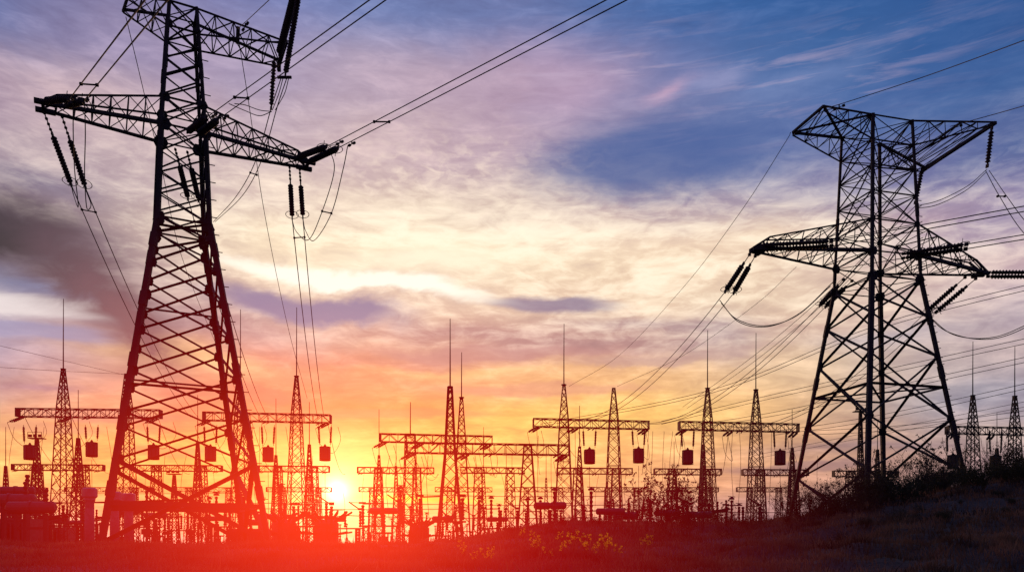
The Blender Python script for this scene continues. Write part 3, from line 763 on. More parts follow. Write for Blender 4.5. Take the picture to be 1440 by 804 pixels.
def make_transformer():
    t = thing('power_transformer', '', 'transformer'); m = MB(); m.box((0, 0, 2.0), 5.0, 2.6, 3.2); m.box((0, 0, .2), 5.4, 3.0, .4); m.build('tank', TANK, t)
    m = MB()
    for s in (-1, 1):
        for k in range(9): m.box((-2.2+k*.55, s*1.65, 2.0), .12, .6, 2.4)
    m.build('radiator', TANK, t)
    for s in (-1.6, 0, 1.6):
        m = MB(); p = Vector((s, 0, 3.6)); q = p+Vector((s*.25, 0, 2.6))
        for k in range(9):
            a = p.lerp(q, k/9); b = p.lerp(q, (k+.6)/9); m.tube([a, b], .3-.014*k, 8, .16)
        m.tube([p, q+Vector((0, 0, .4))], .1, 6); m.build('bushing', GLASSINS, t)
    m = MB(); m.lathe([(.1, -1.5), (.5, -1.45), (.5, 1.45), (.1, 1.5)], 10, (0, .9, 4.6), 'X'); m.beam((-1, .9, 3.6), (-1, .9, 4.2), .15); m.beam((1, .9, 3.6), (1, .9, 4.2), .15); m.build('conservator', TANK, t)
    return t
def make_reactor():
    t = thing('reactor', '', 'reactor'); m = MB(); m.lathe([(1.2, -.2), (1.3, 0), (1.3, 3.4), (.9, 3.8)], 14); m.build('drum', TANK, t)
    m = MB()
    for k in range(14):
        a = 2*math.pi*k/14; d = Vector((math.cos(a), math.sin(a), 0))
        for z, up in ((3.5, 1.1), (2.2, .3)): m.beam(d*.9+Vector((0, 0, z)), d*2.7+Vector((0, 0, z+up)), .16)
    m.ring((0, 0, 4.0), 1.9, .06, 20); m.build('radial_arms', STEEL2, t)
    m = MB(); ribbed(m, (0, 0), 3.8, 5.6, .2); m.build('ribbed_insulator', GLASSINS, t)
    return t
def make_panel():
    t = thing('bus_support', '', 'bus support'); m = MB()
    for x in (-2, 2): m.beam((x, 0, -.2), (x, 0, 4.6+x*.2), .2); m.beam((x, .8, -.2), (x, 0, 4.4), .12)
    m.beam((-3.4, 0, 4.2), (3.4, 0, 5.3), .28); m.beam((-3.4, .5, 4.0), (3.4, .5, 5.1), .16); m.build('slanting_frame', STEEL2, t)
    m = MB()
    for k in range(7):
        x = -3+k; z = 4.35+(x+3.4)*.16; ribbed(m, (x, 0), z, z+1.0, .15, 6)
    m.build('ribbed_insulator', GLASSINS, t)
    return t
KINDS = {
 'post': (make_post, 'post insulator on thin stand', 'post insulators of the yard', 5.1),
 'disc': (make_disc, 'open disconnector on two legs', 'disconnectors of the yard', 6.2),
 'brk': (make_breaker, 'T shaped circuit breaker', 'circuit breakers of the yard', 4.9),
 'ct': (make_ct, 'pale column transformer', 'pale column transformers', 6.1),
 'tr': (make_transformer, 'power transformer', 'power transformers of the yard', 6.5),
 're': (make_reactor, 'reactor with radial arms', 'reactors with radial arms', 5.6),
 'sup': (make_panel, 'slanting bus support', 'slanting bus supports', 6.0)}
random.seed(11)
place = []
for px in (126, 161, 181): place.append(('ct', px, 62+(px-126)*.1, 0, .92))
for px, Y in ((400, 82), (459, 82), (590, 105)): place.append(('re', px, Y, 0, 1.0))
for px, Y in ((18, 74), (352, 120), (884, 92), (75, 110)): place.append(('tr', px, Y, random.uniform(-.3, .3), 1))
for px, Y, s in ((160, 84, .9), (858, 84, .62), (60, 78, .8), (985, 90, 1.0)): place.append(('sup', px, Y, .05, s))
for i in range(20):
    px = -10+i*56+random.uniform(-16, 16); place.append(('disc', px, random.choice((78, 86, 97, 112)), random.uniform(-.2, .2), random.uniform(.9, 1.15)))
for i in range(74):
    px = -5+i*15+random.uniform(-6, 6); place.append(('post', px, random.choice((74, 83, 92, 104, 120)), random.uniform(-.3, .3), random.uniform(.75, 1.35)))
for i in range(14):
    px = 10+i*76+random.uniform(-20, 20); place.append(('brk', px, random.choice((80, 95, 115)), random.uniform(-.4, .4), random.uniform(.9, 1.2)))
for k, (fn, desc, grp, hgt) in KINDS.items():
    lst = sorted([p for p in place if p[0] == k], key=lambda p: p[1]); pr = fn()
    for i, (_, px, Y, rz, s) in enumerate(lst):
        t = pr if i == 0 else copy_tree(pr)
        p = at(px, HY, Y); p.z = max(0, ground(p.x, p.y)) - (0 if k != 'ct' else .0)
        t.location = p; t.rotation_euler = (0, 0, rz); t.scale = (s, s, s)
        t['group'] = grp; t['label'] = f'{desc}, {where_(px, [q[1] for q in lst])}'
# big horizontal gas tanks at the left edge
for i, (px, y, Y, L, r) in enumerate(((14, 703, 66, 4.4, .55), (44, 713, 64, 4.0, .5), (22, 690, 68, 3.4, .4))):
    b = at(px, HY, Y); b.z = 0; z = at(px, y, Y).z
    t = thing('gas_tank', ['long horizontal pipe shaped tank at the left edge, middle height', 'lowest horizontal pipe shaped tank near the left edge', 'highest and thinnest horizontal tank at the left edge'][i], 'tank', b, 'horizontal tanks at left edge')
    m = MB(); m.lathe([(r*.5, -L/2), (r, -L/2+.2), (r, -.1), (r*1.15, -.1), (r*1.15, .1), (r, .1), (r, L/2-.2), (r*.5, L/2)], 14, (0, 0, z), 'X'); m.build('vessel', TANK, t)
    m = MB()
    for s in (-.3, .3): m.beam((s*L, 0, -.2), (s*L, 0, z-r), .3); 
    m.beam((-.3*L, 0, z-r-1.2), (.3*L, 0, z-r-1.2), .2); m.build('stand', STEEL2, t)
    m = MB(); ribbed(m, (L*.3, 0), z+r, z+r+1.1, .22); m.build('ribbed_insulator', GLASSINS, t)
# small signs on posts
for i, (px, y, Y) in enumerate(((206, 747, 62), (268, 748, 70))):
    b = at(px, HY, Y); b.z = 0; z = at(px, y, Y).z
    t = thing('sign', ['small blank plate on a post left under the left pylon', 'small blank plate on a post right under the left pylon'][i], 'sign', b, 'small plates on posts')
    m = MB(); m.beam((0, 0, -.2), (0, 0, z), .07); m.build('post', STEEL2, t)
    m = MB(); m.box((0, -.05, z), .8, .03, .45); m.build('plate', STEEL2, t)
# ------------------------------------------------------------------ vegetation
rng = np.random.default_rng(5)
def build_grass():
    N = 190000
    # density proportional to what shows: angular sampling
    Y = 11*np.exp(rng.random(N)**.9*np.log(44/11)); X = Y*(rng.random(N)*1.62-.81)
    keep = np.sin(X*.9+np.sin(Y*.8)*1.4)+np.sin(Y*1.7+X*.35)+rng.normal(0, 1.1, N) > -1.0
    X = X[keep]; Y = Y[keep]; N = len(X); Z = ground_np(X, Y)-.02
    clump = .5+.5*np.sin(X*.7+1.3*np.sin(Y*.5))*np.sin(Y*.9+X*.3)
    h = (.04+.10*rng.random(N)**1.6+.07*clump)*(1+Y/60)*np.where(X/Y > .2, .9, 1.0); tall = rng.random(N) < .025; h[tall] *= 2.0
    a = rng.random(N)*6.283; lean = h*rng.uniform(.1, .7, N); la = rng.random(N)*6.283; w = .003+.0005*Y
    dx, dy = np.cos(a)*w, np.sin(a)*w; lx, ly = np.cos(la)*lean, np.sin(la)*lean
    v = np.empty((N, 5, 3))
    v[:, 0] = np.stack([X-dx, Y-dy, Z], -1); v[:, 1] = np.stack([X+dx, Y+dy, Z], -1)
    v[:, 2] = np.stack([X+dx*.7+lx*.35, Y+dy*.7+ly*.35, Z+h*.6], -1); v[:, 3] = np.stack([X-dx*.7+lx*.35, Y-dy*.7+ly*.35, Z+h*.6], -1)
    v[:, 4] = np.stack([X+lx, Y+ly, Z+h], -1)
    me = bpy.data.meshes.new('grass'); me.vertices.add(N*5); me.vertices.foreach_set('co', v.ravel())
    base = np.arange(N)*5
    loops = np.empty((N, 7), int); loops[:, 0:4] = base[:, None]+np.array([0, 1, 2, 3]); loops[:, 4:7] = base[:, None]+np.array([3, 2, 4])
    me.loops.add(N*7); me.loops.foreach_set('vertex_index', loops.ravel())
    me.polygons.add(N*2); ls = np.stack([np.arange(N)*7, np.arange(N)*7+4], -1).ravel(); me.polygons.foreach_set('loop_start', ls)
    me.update(calc_edges=True); me.validate(); me.materials.append(DRY)
    o = bpy.data.objects.new('grass', me); COL.objects.link(o); tag(o, 'dry autumn grass covering the foreground bank', 'grass', kind='stuff')
build_grass()

def shrub_meshes(seed, h=2.0, spread=.9, depth=5, leafy=.5, n0=9, up=.25):
    r = random.Random(seed); m = MB(); lf = MB()
    def rec(p, d, L, rad, k):
        n = 3; pts = [p]
        for i in range(n):
            d = (d+Vector((r.gauss(0, .18), r.gauss(0, .18), r.gauss(up*.3, .12)))).normalized(); p = p+d*(L/n); pts.append(p)
        m.tube(pts, rad, 3, rad*.55)
        if k == 0 or rad < .0025:
            for _ in range(2): pass
        if k <= 2:
            for q in pts[1:]:
                if r.random() < leafy:
                    s = r.uniform(.02, .055); a = Vector((r.gauss(0, 1), r.gauss(0, 1), r.gauss(0, 1))).normalized(); b = a.cross(Vector((r.gauss(0, 1), r.gauss(0, 1), 1))).normalized()
                    i = len(lf.v); lf.v += [q, q+a*s+b*s*.45, q+a*s*2, q+a*s-b*s*.45]; lf.f.append((i, i+1, i+2, i+3))
        if k > 0:
            for _ in range(r.choice((2, 3, 3))):
                q = pts[r.choice((1, 2, 3, 3))]
                nd = (d+Vector((r.gauss(0, .6), r.gauss(0, .6), r.gauss(up, .35)))).normalized()
                rec(q, nd, L*r.uniform(.55, .85), rad*.62, k-1)
    for i in range(n0):
        a = r.random()*6.283; rr = r.random()*.3
        rec(Vector((math.cos(a)*rr, math.sin(a)*rr, -.1)), Vector((math.cos(a)*spread*r.random(), math.sin(a)*spread*r.random(), 1)).normalized(), h*.4*r.uniform(.7, 1.2), .018*h/2, depth-1)
    return m, lf
def make_shrub(name, seed, **kw):
    t = thing(name, '', 'shrub'); m, lf = shrub_meshes(seed, **kw); m.build('branches', BARK, t)
    if lf.f: lf.build('leaves', LEAF, t)
    return t
protoS = [make_shrub('shrub', 1, h=1.9, leafy=.9), make_shrub('shrub', 2, h=2.2, leafy=.5, spread=1.3), make_shrub('shrub', 3, h=1.7, leafy=1.4, n0=12, spread=1.1), make_shrub('shrub', 8, h=1.5, leafy=.3, spread=1.6, up=.05)]
protoS.append(make_shrub('shrub', 15, h=2.4, leafy=.22, spread=1.0, n0=7, up=.3))
used = [False]*5
sh = []
random.seed(21)
for px in np.linspace(1118, 1500, 30): sh.append((px+random.uniform(-8, 8), random.uniform(24, 31), random.uniform(.42, .68)))
for _ in range(26): sh.append((random.uniform(985, 1500), random.uniform(19, 25), random.uniform(.1, .2)))
for _ in range(18): sh.append((random.uniform(330, 960), random.uniform(22.5, 26), random.uniform(.09, .19)))
for px in np.linspace(1180, 1480, 16): sh.append((px+random.uniform(-10, 10), random.uniform(32, 38), random.uniform(.4, .62)))
for px in np.linspace(1010, 1160, 9): sh.append((px+random.uniform(-8, 8), random.uniform(24, 30), random.uniform(.2, .33)))
for px, Y, s in ((790, 25.5, .25), (838, 25, .22), (930, 25, .3), (968, 25.5, .32), (1000, 26, .3), (720, 26, .25), (1330, 19.5, .22), (1180, 18.5, .2), (1265, 20, .22)): sh.append((px, Y, s))
for px, Y, s in ((1172, 27, .6), (1205, 28, .62), (1250, 28, .72), (1285, 29, .8), (1310, 28, .85), (1420, 27, .75), (1140, 27, .5), (1232, 26, .6)): sh.append((px, Y, s+2))
sh.sort()
for i, (px, Y, s) in enumerate(sh):
    if s > 2: k = 4; s -= 2
    else: k = i % 4 if px < 1380 else (2 if i % 2 else 1)
    t = protoS[k] if not used[k] else copy_tree(protoS[k]); used[k] = True
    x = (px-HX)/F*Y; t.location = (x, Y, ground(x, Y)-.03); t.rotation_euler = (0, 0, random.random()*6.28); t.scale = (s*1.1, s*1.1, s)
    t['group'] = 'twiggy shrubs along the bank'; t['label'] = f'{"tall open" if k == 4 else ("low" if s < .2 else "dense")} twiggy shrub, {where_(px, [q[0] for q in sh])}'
# leafy tree top at the right edge
m, lf = shrub_meshes(31, h=1.9, leafy=2.5, n0=7, depth=6)
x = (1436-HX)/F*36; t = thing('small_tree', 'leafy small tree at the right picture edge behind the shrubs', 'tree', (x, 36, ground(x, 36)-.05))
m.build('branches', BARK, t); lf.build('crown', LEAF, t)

# tall dry weeds with round seed heads
def make_weed(seed, H=1.8):
    r = random.Random(seed); t = thing('dry_weed', '', 'weed'); m = MB(); hd = MB()
    for i in range(5):
        a = r.random()*6.28; d = Vector((math.cos(a)*.25, math.sin(a)*.25, 1)).normalized(); p = Vector((math.cos(a)*.06, math.sin(a)*.06, -.05)); pts = [p]
        hh = H*r.uniform(.6, 1.0)
        for k in range(6):
            d = (d+Vector((r.gauss(0, .07), r.gauss(0, .07), 0))).normalized(); p = p+d*hh/6; pts.append(p)
        m.tube(pts, .012, 3, .006)
        for q in pts[2:]:
            for _ in range(2):
                e = q+Vector((r.gauss(0, .16), r.gauss(0, .16), r.uniform(.05, .3))); m.tube([q, q.lerp(e, .5)+Vector((0, 0, -.02)), e], .007, 3, .004)
                for _ in range(7):
                    c = e+Vector((r.gauss(0, .025), r.gauss(0, .025), r.gauss(0, .03))); hd.beam(c, c+Vector((r.gauss(0, .02), r.gauss(0, .02), r.gauss(0, .02))), .018)
    m.build('stalks', BARK, t); hd.build('seed_heads', BARK, t); return t
wp = [make_weed(1), make_weed(2), make_weed(3)]; wu = [False]*3
ws = sorted([(905, 22, 1.45), (925, 23, 1.2), (940, 22, 1.3), (955, 23, 1.5), (973, 22, 1.2), (892, 23, 1.0), (912, 24, 1.1), (985, 24, 1.1), (820, 24, .7), (775, 24, .6), (1025, 24, .8), (1150, 25, 1.3), (1195, 25, 1.2), (1240, 27, 1.4), (1290, 27, 1.5), (1322, 27, 1.2), (1418, 27, 1.1), (1212, 26, 1.2), (1305, 26, 1.3), (965, 22.5, 1.35), (932, 22.6, 1.0)])
for i, (px, Y, s) in enumerate(ws):
    k = i % 3; t = wp[k] if not wu[k] else copy_tree(wp[k]); wu[k] = True
    x = (px-HX)/F*Y; t.location = (x, Y, ground(x, Y)-.02); t.rotation_euler = (0, 0, i*1.7); t.scale = (s*.75, s*.75, s*.75)
    t['group'] = 'tall dry weeds with seed heads'; t['label'] = f'tall dry weed with seed heads, {where_(px, [q[0] for q in ws])}'

# yellow flowering plants
def make_flower(seed):
    r = random.Random(seed); t = thing('yellow_flower', '', 'flower'); m = MB(); fl = MB()
    for i in range(6):
        a = r.random()*6.28; top = Vector((math.cos(a)*r.uniform(.03, .14), math.sin(a)*r.uniform(.03, .14), r.uniform(.2, .42)))
        m.tube([Vector((0, 0, -.03)), top*.5+Vector((0, 0, .02)), top], .005, 3)
        for k in range(8):
            c = top+Vector((r.gauss(0, .02), r.gauss(0, .02), r.uniform(-.07, .02))); n = Vector((r.gauss(0, 1), r.gauss(0, 1), r.gauss(0, 1))).normalized()
            u = n.orthogonal().normalized(); w = n.cross(u)
            for q in range(4):
                an = q*math.pi/2; d = u*math.cos(an)+w*math.sin(an); e = u*math.cos(an+.8)+w*math.sin(an+.8)
                j = len(fl.v); fl.v += [c, c+d*.016, c+(d+e)*.014, c+e*.013]; fl.f.append((j, j+1, j+2, j+3))
    m.build('stems', STEM, t); fl.build('petals', YEL, t); return t
fp = [make_flower(1), make_flower(2)]; fu = [False]*2
fl_ = sorted([(648, 15, .9), (652, 13, .8), (690, 9, .9), (683, 9.4, .8), (667, 9.2, .7), (735, 17, .8), (748, 16.5, .7), (752, 10.5, 1.0), (755, 10.8, .8), (788, 14, .8), (792, 9.5, .8), (806, 10.5, 1.1), (823, 9.8, 1.1), (848, 9.4, 1.2), (856, 9.6, 1.0), (868, 9.2, .8), (912, 11.5, .9), (906, 11.7, .8), (830, 9.0, .8), (800, 15, .7), (770, 9.1, .7)])
for i, (px, Y, s) in enumerate(fl_):
    Y = 15.5+(Y-9)*.75; s *= 1.0
    k = i % 2; t = fp[k] if not fu[k] else copy_tree(fp[k]); fu[k] = True
    x = (px-HX)/F*Y; t.location = (x, Y, ground(x, Y)+.02); t.rotation_euler = (0, 0, i*2.1); t.scale = (s, s, s)
    t['group'] = 'yellow flowers in the grass'; t['label'] = f'yellow flowers in grass, {where_(px, [q[0] for q in fl_])}'

# ------------------------------------------------------------------ red sun flare (added volume emitting its own glow, not lit dust)
GLOW_C = Vector(((462-HX)/F*9.5, 9.5, CZ+(HY-742)/F*9.5))
def flare_glow():
    m = bpy.data.materials.new('flare_emission'); m.use_nodes = True; nt = m.node_tree; nt.nodes.clear()
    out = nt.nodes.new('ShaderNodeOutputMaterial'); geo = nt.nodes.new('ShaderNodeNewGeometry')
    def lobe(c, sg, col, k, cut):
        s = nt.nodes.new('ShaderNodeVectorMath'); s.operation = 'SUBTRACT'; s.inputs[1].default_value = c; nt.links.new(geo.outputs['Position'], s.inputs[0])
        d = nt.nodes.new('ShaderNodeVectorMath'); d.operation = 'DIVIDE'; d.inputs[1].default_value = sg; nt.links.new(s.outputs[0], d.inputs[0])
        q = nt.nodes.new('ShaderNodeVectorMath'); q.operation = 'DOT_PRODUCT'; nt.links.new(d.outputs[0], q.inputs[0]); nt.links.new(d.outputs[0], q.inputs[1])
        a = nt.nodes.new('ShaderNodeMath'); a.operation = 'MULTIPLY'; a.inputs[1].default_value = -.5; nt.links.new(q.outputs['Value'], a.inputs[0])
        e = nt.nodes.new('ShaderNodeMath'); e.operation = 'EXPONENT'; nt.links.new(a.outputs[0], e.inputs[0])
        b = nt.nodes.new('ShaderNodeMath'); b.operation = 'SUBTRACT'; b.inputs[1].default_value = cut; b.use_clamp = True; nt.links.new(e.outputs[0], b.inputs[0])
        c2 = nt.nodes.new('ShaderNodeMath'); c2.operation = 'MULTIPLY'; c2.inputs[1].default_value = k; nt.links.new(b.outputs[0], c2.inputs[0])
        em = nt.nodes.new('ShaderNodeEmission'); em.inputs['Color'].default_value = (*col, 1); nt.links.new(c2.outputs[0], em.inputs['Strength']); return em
    a = lobe(GLOW_C, (2.55, 2.3, 1.3), (1, .008, .005), .118, .045)
    b = lobe(Vector(((472-HX)/F*9.5, 9.5, CZ+(HY-716)/F*9.5)), (1.2, 2.3, .62), (1, .10, .015), .095, .04)  # orange bloom near the sun, also emitted by the added volume
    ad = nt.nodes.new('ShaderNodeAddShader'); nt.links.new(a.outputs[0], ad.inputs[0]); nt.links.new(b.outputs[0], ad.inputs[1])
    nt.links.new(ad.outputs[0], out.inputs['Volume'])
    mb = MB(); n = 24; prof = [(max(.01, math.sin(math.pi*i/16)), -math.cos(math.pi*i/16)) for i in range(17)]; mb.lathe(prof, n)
    o = mb.build('flare_glow', m); o.location = GLOW_C; o.scale = (6.9, 5.8, 3.3)
    tag(o, 'red flare glow around the low sun, added as self-lit volume', 'flare_glow', kind='stuff')
flare_glow()

# ------------------------------------------------------------------ sky
SUNAZ = math.atan((474-HX)/F); SUNEL = math.atan((HY-690)/F*math.cos(SUNAZ))
CX = [0, 180, 360, 540, 720, 900, 1080, 1260, 1440]
TAB = {
 -60: [(92,104,155),(110,112,160),(112,120,172),(95,112,166),(80,104,160),(56,92,152),(42,85,146),(36,78,140),(36,74,132)],
 0: [(98,108,158),(118,118,165),(122,128,178),(100,118,170),(88,110,165),(62,98,158),(45,90,152),(38,82,145),(40,78,138)],
 70: [(150,130,160),(160,138,165),(155,145,180),(145,135,172),(148,130,165),(105,115,165),(60,98,155),(45,88,148),(45,85,145)],
 150: [(190,163,170),(198,170,175),(190,165,178),(205,175,180),(190,160,178),(135,125,165),(85,110,165),(60,95,155),(58,92,150)],
 220: [(165,148,160),(190,165,172),(192,172,180),(208,180,180),(178,152,170),(95,105,155),(82,103,158),(100,108,160),(95,105,155)],
 290: [(120,100,120),(188,163,165),(232,206,188),(226,202,180),(216,192,178),(188,160,165),(158,134,165),(168,140,165),(150,135,170)],
 340: [(110,85,102),(165,138,145),(246,224,190),(248,224,186),(250,228,192),(246,218,184),(234,206,180),(210,182,172),(195,165,175)],
 390: [(125,125,158),(150,120,132),(242,216,178),(255,238,202),(248,220,178),(248,220,178),(240,212,176),(217,187,175),(190,165,170)],
 430: [(205,195,200),(150,118,128),(190,160,160),(215,185,170),(228,197,172),(225,192,166),(226,196,175),(212,182,170),(168,150,165)],
 480: [(160,152,178),(150,118,130),(185,145,145),(215,168,142),(200,155,142),(200,158,145),(222,182,150),(207,177,165),(190,165,165)],
 530: [(170,145,160),(210,150,128),(218,125,102),(226,142,102),(225,170,118),(235,182,122),(226,186,140),(182,167,165),(150,140,160)],
 580: [(215,162,122),(228,150,98),(226,104,76),(240,132,72),(245,180,90),(240,192,105),(222,172,122),(192,158,142),(170,150,155)],
 640: [(242,190,105),(245,165,82),(244,142,64),(248,165,70),(243,185,95),(236,178,112),(217,158,112),(197,148,122),(162,132,142)],
 690: [(235,172,105),(243,158,86),(248,160,76),(252,190,84),(240,182,95),(215,152,112),(182,128,116),(160,118,125),(125,102,132)],
 735: [(205,150,140),(218,138,120),(230,125,102),(236,138,104),(220,160,140),(180,135,142),(135,108,132),(105,92,126),(85,78,116)],
 765: [(190,145,150),(200,155,155),(215,165,155),(220,170,160),(205,155,150),(165,130,145),(120,100,130),(92,84,120),(75,70,110)]}
ROWS = sorted(TAB)
def lookup(px, py):
    px = min(max(px, 0), 1440); py = min(max(py, ROWS[0]), ROWS[-1])
    r1 = next(r for r in ROWS if r >= py); i1 = ROWS.index(r1); r0 = ROWS[max(0, i1-1)]
    t = 0 if r1 == r0 else (py-r0)/(r1-r0); c = px/180; j = min(7, int(c)); u = c-j
    return tuple(lerp(lerp(TAB[r0][j][k], TAB[r0][j+1][k], u), lerp(TAB[r1][j][k], TAB[r1][j+1][k], u), t) for k in range(3))

w = bpy.data.worlds.new('World'); sc.world = w; w.use_nodes = True; nt = w.node_tree; nt.nodes.clear(); L = nt.links.new
def node(t, **kw):
    n = nt.nodes.new(t)
    for k, v in kw.items(): setattr(n, k, v)
    return n
def M(op, a, b=None, c=None, clamp=False):
    n = node('ShaderNodeMath', operation=op, use_clamp=clamp)
    for i, v in enumerate((a, b, c)):
        if v is None: continue
        if isinstance(v, (int, float)): n.inputs[i].default_value = v
        else: L(v, n.inputs[i])
    return n.outputs[0]
def MIX(f, a, b, mode='MIX'):
    n = node('ShaderNodeMix', data_type='RGBA', blend_type=mode); n.clamp_result = False
    for i, v in ((0, f), (6, a), (7, b)):
        if isinstance(v, (int, float)): n.inputs[i].default_value = v
        elif isinstance(v, tuple): n.inputs[i].default_value = (*v, 1)
        else: L(v, n.inputs[i])
    return n.outputs[2]
tc = node('ShaderNodeTexCoord'); sp = node('ShaderNodeSeparateXYZ'); L(tc.outputs['Generated'], sp.inputs[0])
dx, dy, dz = sp.outputs
az0 = M('ARCTAN2', dx, dy); hor = M('SQRT', M('ADD', M('MULTIPLY', dx, dx), M('MULTIPLY', dy, dy))); el0 = M('DIVIDE', dz, M('MAXIMUM', hor, .05))
def noise(vec, scale, detail=6, rough=.55, dist=0.0, col=False):
    n = node('ShaderNodeTexNoise'); n.inputs['Scale'].default_value = scale; n.inputs['Detail'].default_value = detail; n.inputs['Roughness'].default_value = rough; n.inputs['Distortion'].default_value = dist
    L(vec, n.inputs['Vector']); return n.outputs['Color'] if col else n.outputs['Fac']
# cloud-deck coordinates: direction projected on a high plane, so streaks run together at the horizon
den = M('ADD', M('MAXIMUM', dz, 0.0), .13)
cp = node('ShaderNodeCombineXYZ'); L(M('DIVIDE', dx, den), cp.inputs[0]); L(M('DIVIDE', dy, den), cp.inputs[1]); P = cp.outputs[0]
# angular coordinates
ca = node('ShaderNodeCombineXYZ'); L(az0, ca.inputs[0]); L(el0, ca.inputs[1]); A_ = ca.outputs[0]
def mapped(vec, scale, rot=0.0, loc=(0, 0, 0)):
    n = node('ShaderNodeMapping'); n.inputs['Scale'].default_value = scale; n.inputs['Rotation'].default_value = (0, 0, rot); n.inputs['Location'].default_value = loc; L(vec, n.inputs[0]); return n.outputs[0]
wn = noise(mapped(A_, (3.2, 7, 1)), 1.0, 7, .6, .4, True); ws_ = node('ShaderNodeSeparateXYZ'); L(wn, ws_.inputs[0])
az = M('ADD', az0, M('MULTIPLY', M('SUBTRACT', ws_.outputs[0], .5), .13)); el = M('ADD', el0, M('MULTIPLY', M('MULTIPLY', M('SUBTRACT', ws_.outputs[1], .5), .085), M('MULTIPLY', M('ADD', el0, .06), 4.0, clamp=True)))
AZ0, AZ1 = R(-40), R(40)
u = M('DIVIDE', M('SUBTRACT', az, AZ0), AZ1-AZ0, clamp=True)
els = [0, .022, .045, .08, .12, .165, .21, .26, .31, .37, .43, .50, .58, .68]
col = None
for i, e in enumerate(els):
    rp = node('ShaderNodeValToRGB'); rp.color_ramp.interpolation = 'B_SPLINE' if False else 'EASE'; rp.color_ramp.interpolation = 'LINEAR'
    L(u, rp.inputs['Fac']); N_ = 13
    while len(rp.color_ramp.elements) < N_: rp.color_ramp.elements.new(.5)
    for k in range(N_):
        a = lerp(R(-34), R(34), k/(N_-1)); px = HX+F*math.tan(a); py = HY-F*e/math.cos(a)
        s_ = rp.color_ramp.elements[k]; s_.position = (a-AZ0)/(AZ1-AZ0); s_.color = (*srgb(lookup(px, py)), 1)
    if col is None: col = rp.outputs['Color']
    else:
        f = node('ShaderNodeMapRange', interpolation_type='SMOOTHSTEP'); L(el, f.inputs['Value']); f.inputs['From Min'].default_value = els[i-1]; f.inputs['From Max'].default_value = e
        col = MIX(f.outputs[0], col, rp.outputs['Color'])
def blob(px, py, sx, sy, rot, c, k, sharp=False, warp=True):
    global col
    a0 = math.atan((px-HX)/F); e0 = (HY-py)/F*math.cos(a0); ca_, sa_ = math.cos(R(rot)), math.sin(R(rot)); cs = math.cos(a0)**2
    X = M('SUBTRACT', az if warp else az0, a0); Y_ = M('SUBTRACT', el if warp else el0, e0)
    p = M('DIVIDE', M('ADD', M('MULTIPLY', X, ca_), M('MULTIPLY', Y_, sa_)), sx/F*cs); q = M('DIVIDE', M('SUBTRACT', M('MULTIPLY', Y_, ca_), M('MULTIPLY', X, sa_)), sy/F*math.cos(a0))
    g = M('EXPONENT', M('MULTIPLY', M('ADD', M('MULTIPLY', p, p), M('MULTIPLY', q, q)), -.5))
    if sharp:
        mr = node('ShaderNodeMapRange', interpolation_type='SMOOTHSTEP'); L(g, mr.inputs['Value']); mr.inputs['From Min'].default_value = .18; mr.inputs['From Max'].default_value = .78; g = mr.outputs[0]
    col = MIX(M('MULTIPLY', g, k, clamp=True), col, srgb(c))
# large patches
blob(60, 250, 80, 16, -8, (112, 105, 138), .5)
blob(90, 378, 90, 8, 4, (190, 165, 172), .5)
blob(1080, 215, 110, 30, 5, (76, 98, 156), .6)
blob(360, 420, 50, 14, 0, (130, 115, 150), .6)
blob(420, 378, 60, 10, 0, (255, 238, 210), .8)
blob(790, 345, 45, 18, 0, (255, 236, 205), .8)
blob(560, 330, 160, 30, 3, (246, 226, 200), .5)
blob(900, 330, 160, 28, 4, (244, 216, 190), .6)
blob(980, 380, 160, 30, 4, (240, 210, 180), .5)
blob(900, 455, 90, 7, -4, (160, 132, 145), .6)
blob(620, 468, 130, 8, 2, (165, 120, 128), .6)
blob(850, 478, 140, 9, 0, (160, 118, 125), .6)
blob(560, 510, 120, 8, 2, (185, 125, 115), .6)
blob(660, 520, 90, 5, 2, (245, 200, 130), .6)
blob(800, 130, 46, 50, 35, (192, 158, 182), .5)
blob(930, 138, 26, 9, 30, (190, 155, 182), .75)
blob(1010, 112, 30, 12, 10, (150, 150, 190), .6)
blob(1140, 108, 70, 14, 14, (115, 132, 180), .55)
blob(230, 600, 70, 9, 0, (235, 120, 95), .5)
blob(240, 508, 90, 16, -4, (250, 205, 130), .6)
blob(60, 545, 50, 6, 3, (140, 105, 135), .6)
blob(1330, 575, 90, 30, 0, (110, 130, 165), .4)
blob(1400, 610, 60, 12, 0, (230, 200, 180), .4)
blob(1240, 470, 90, 12, 3, (130, 135, 168), .4)
blob(1010, 475, 40, 30, 0, (150, 145, 170), .35)
blob(1200, 630, 110, 7, 0, (105, 85, 120), .5)
blob(560, 702, 85, 3.2, 0, (255, 222, 40), .8)
blob(380, 640, 130, 14, 0, (255, 215, 95), .5)
blob(800, 600, 120, 12, 2, (250, 200, 100), .6)
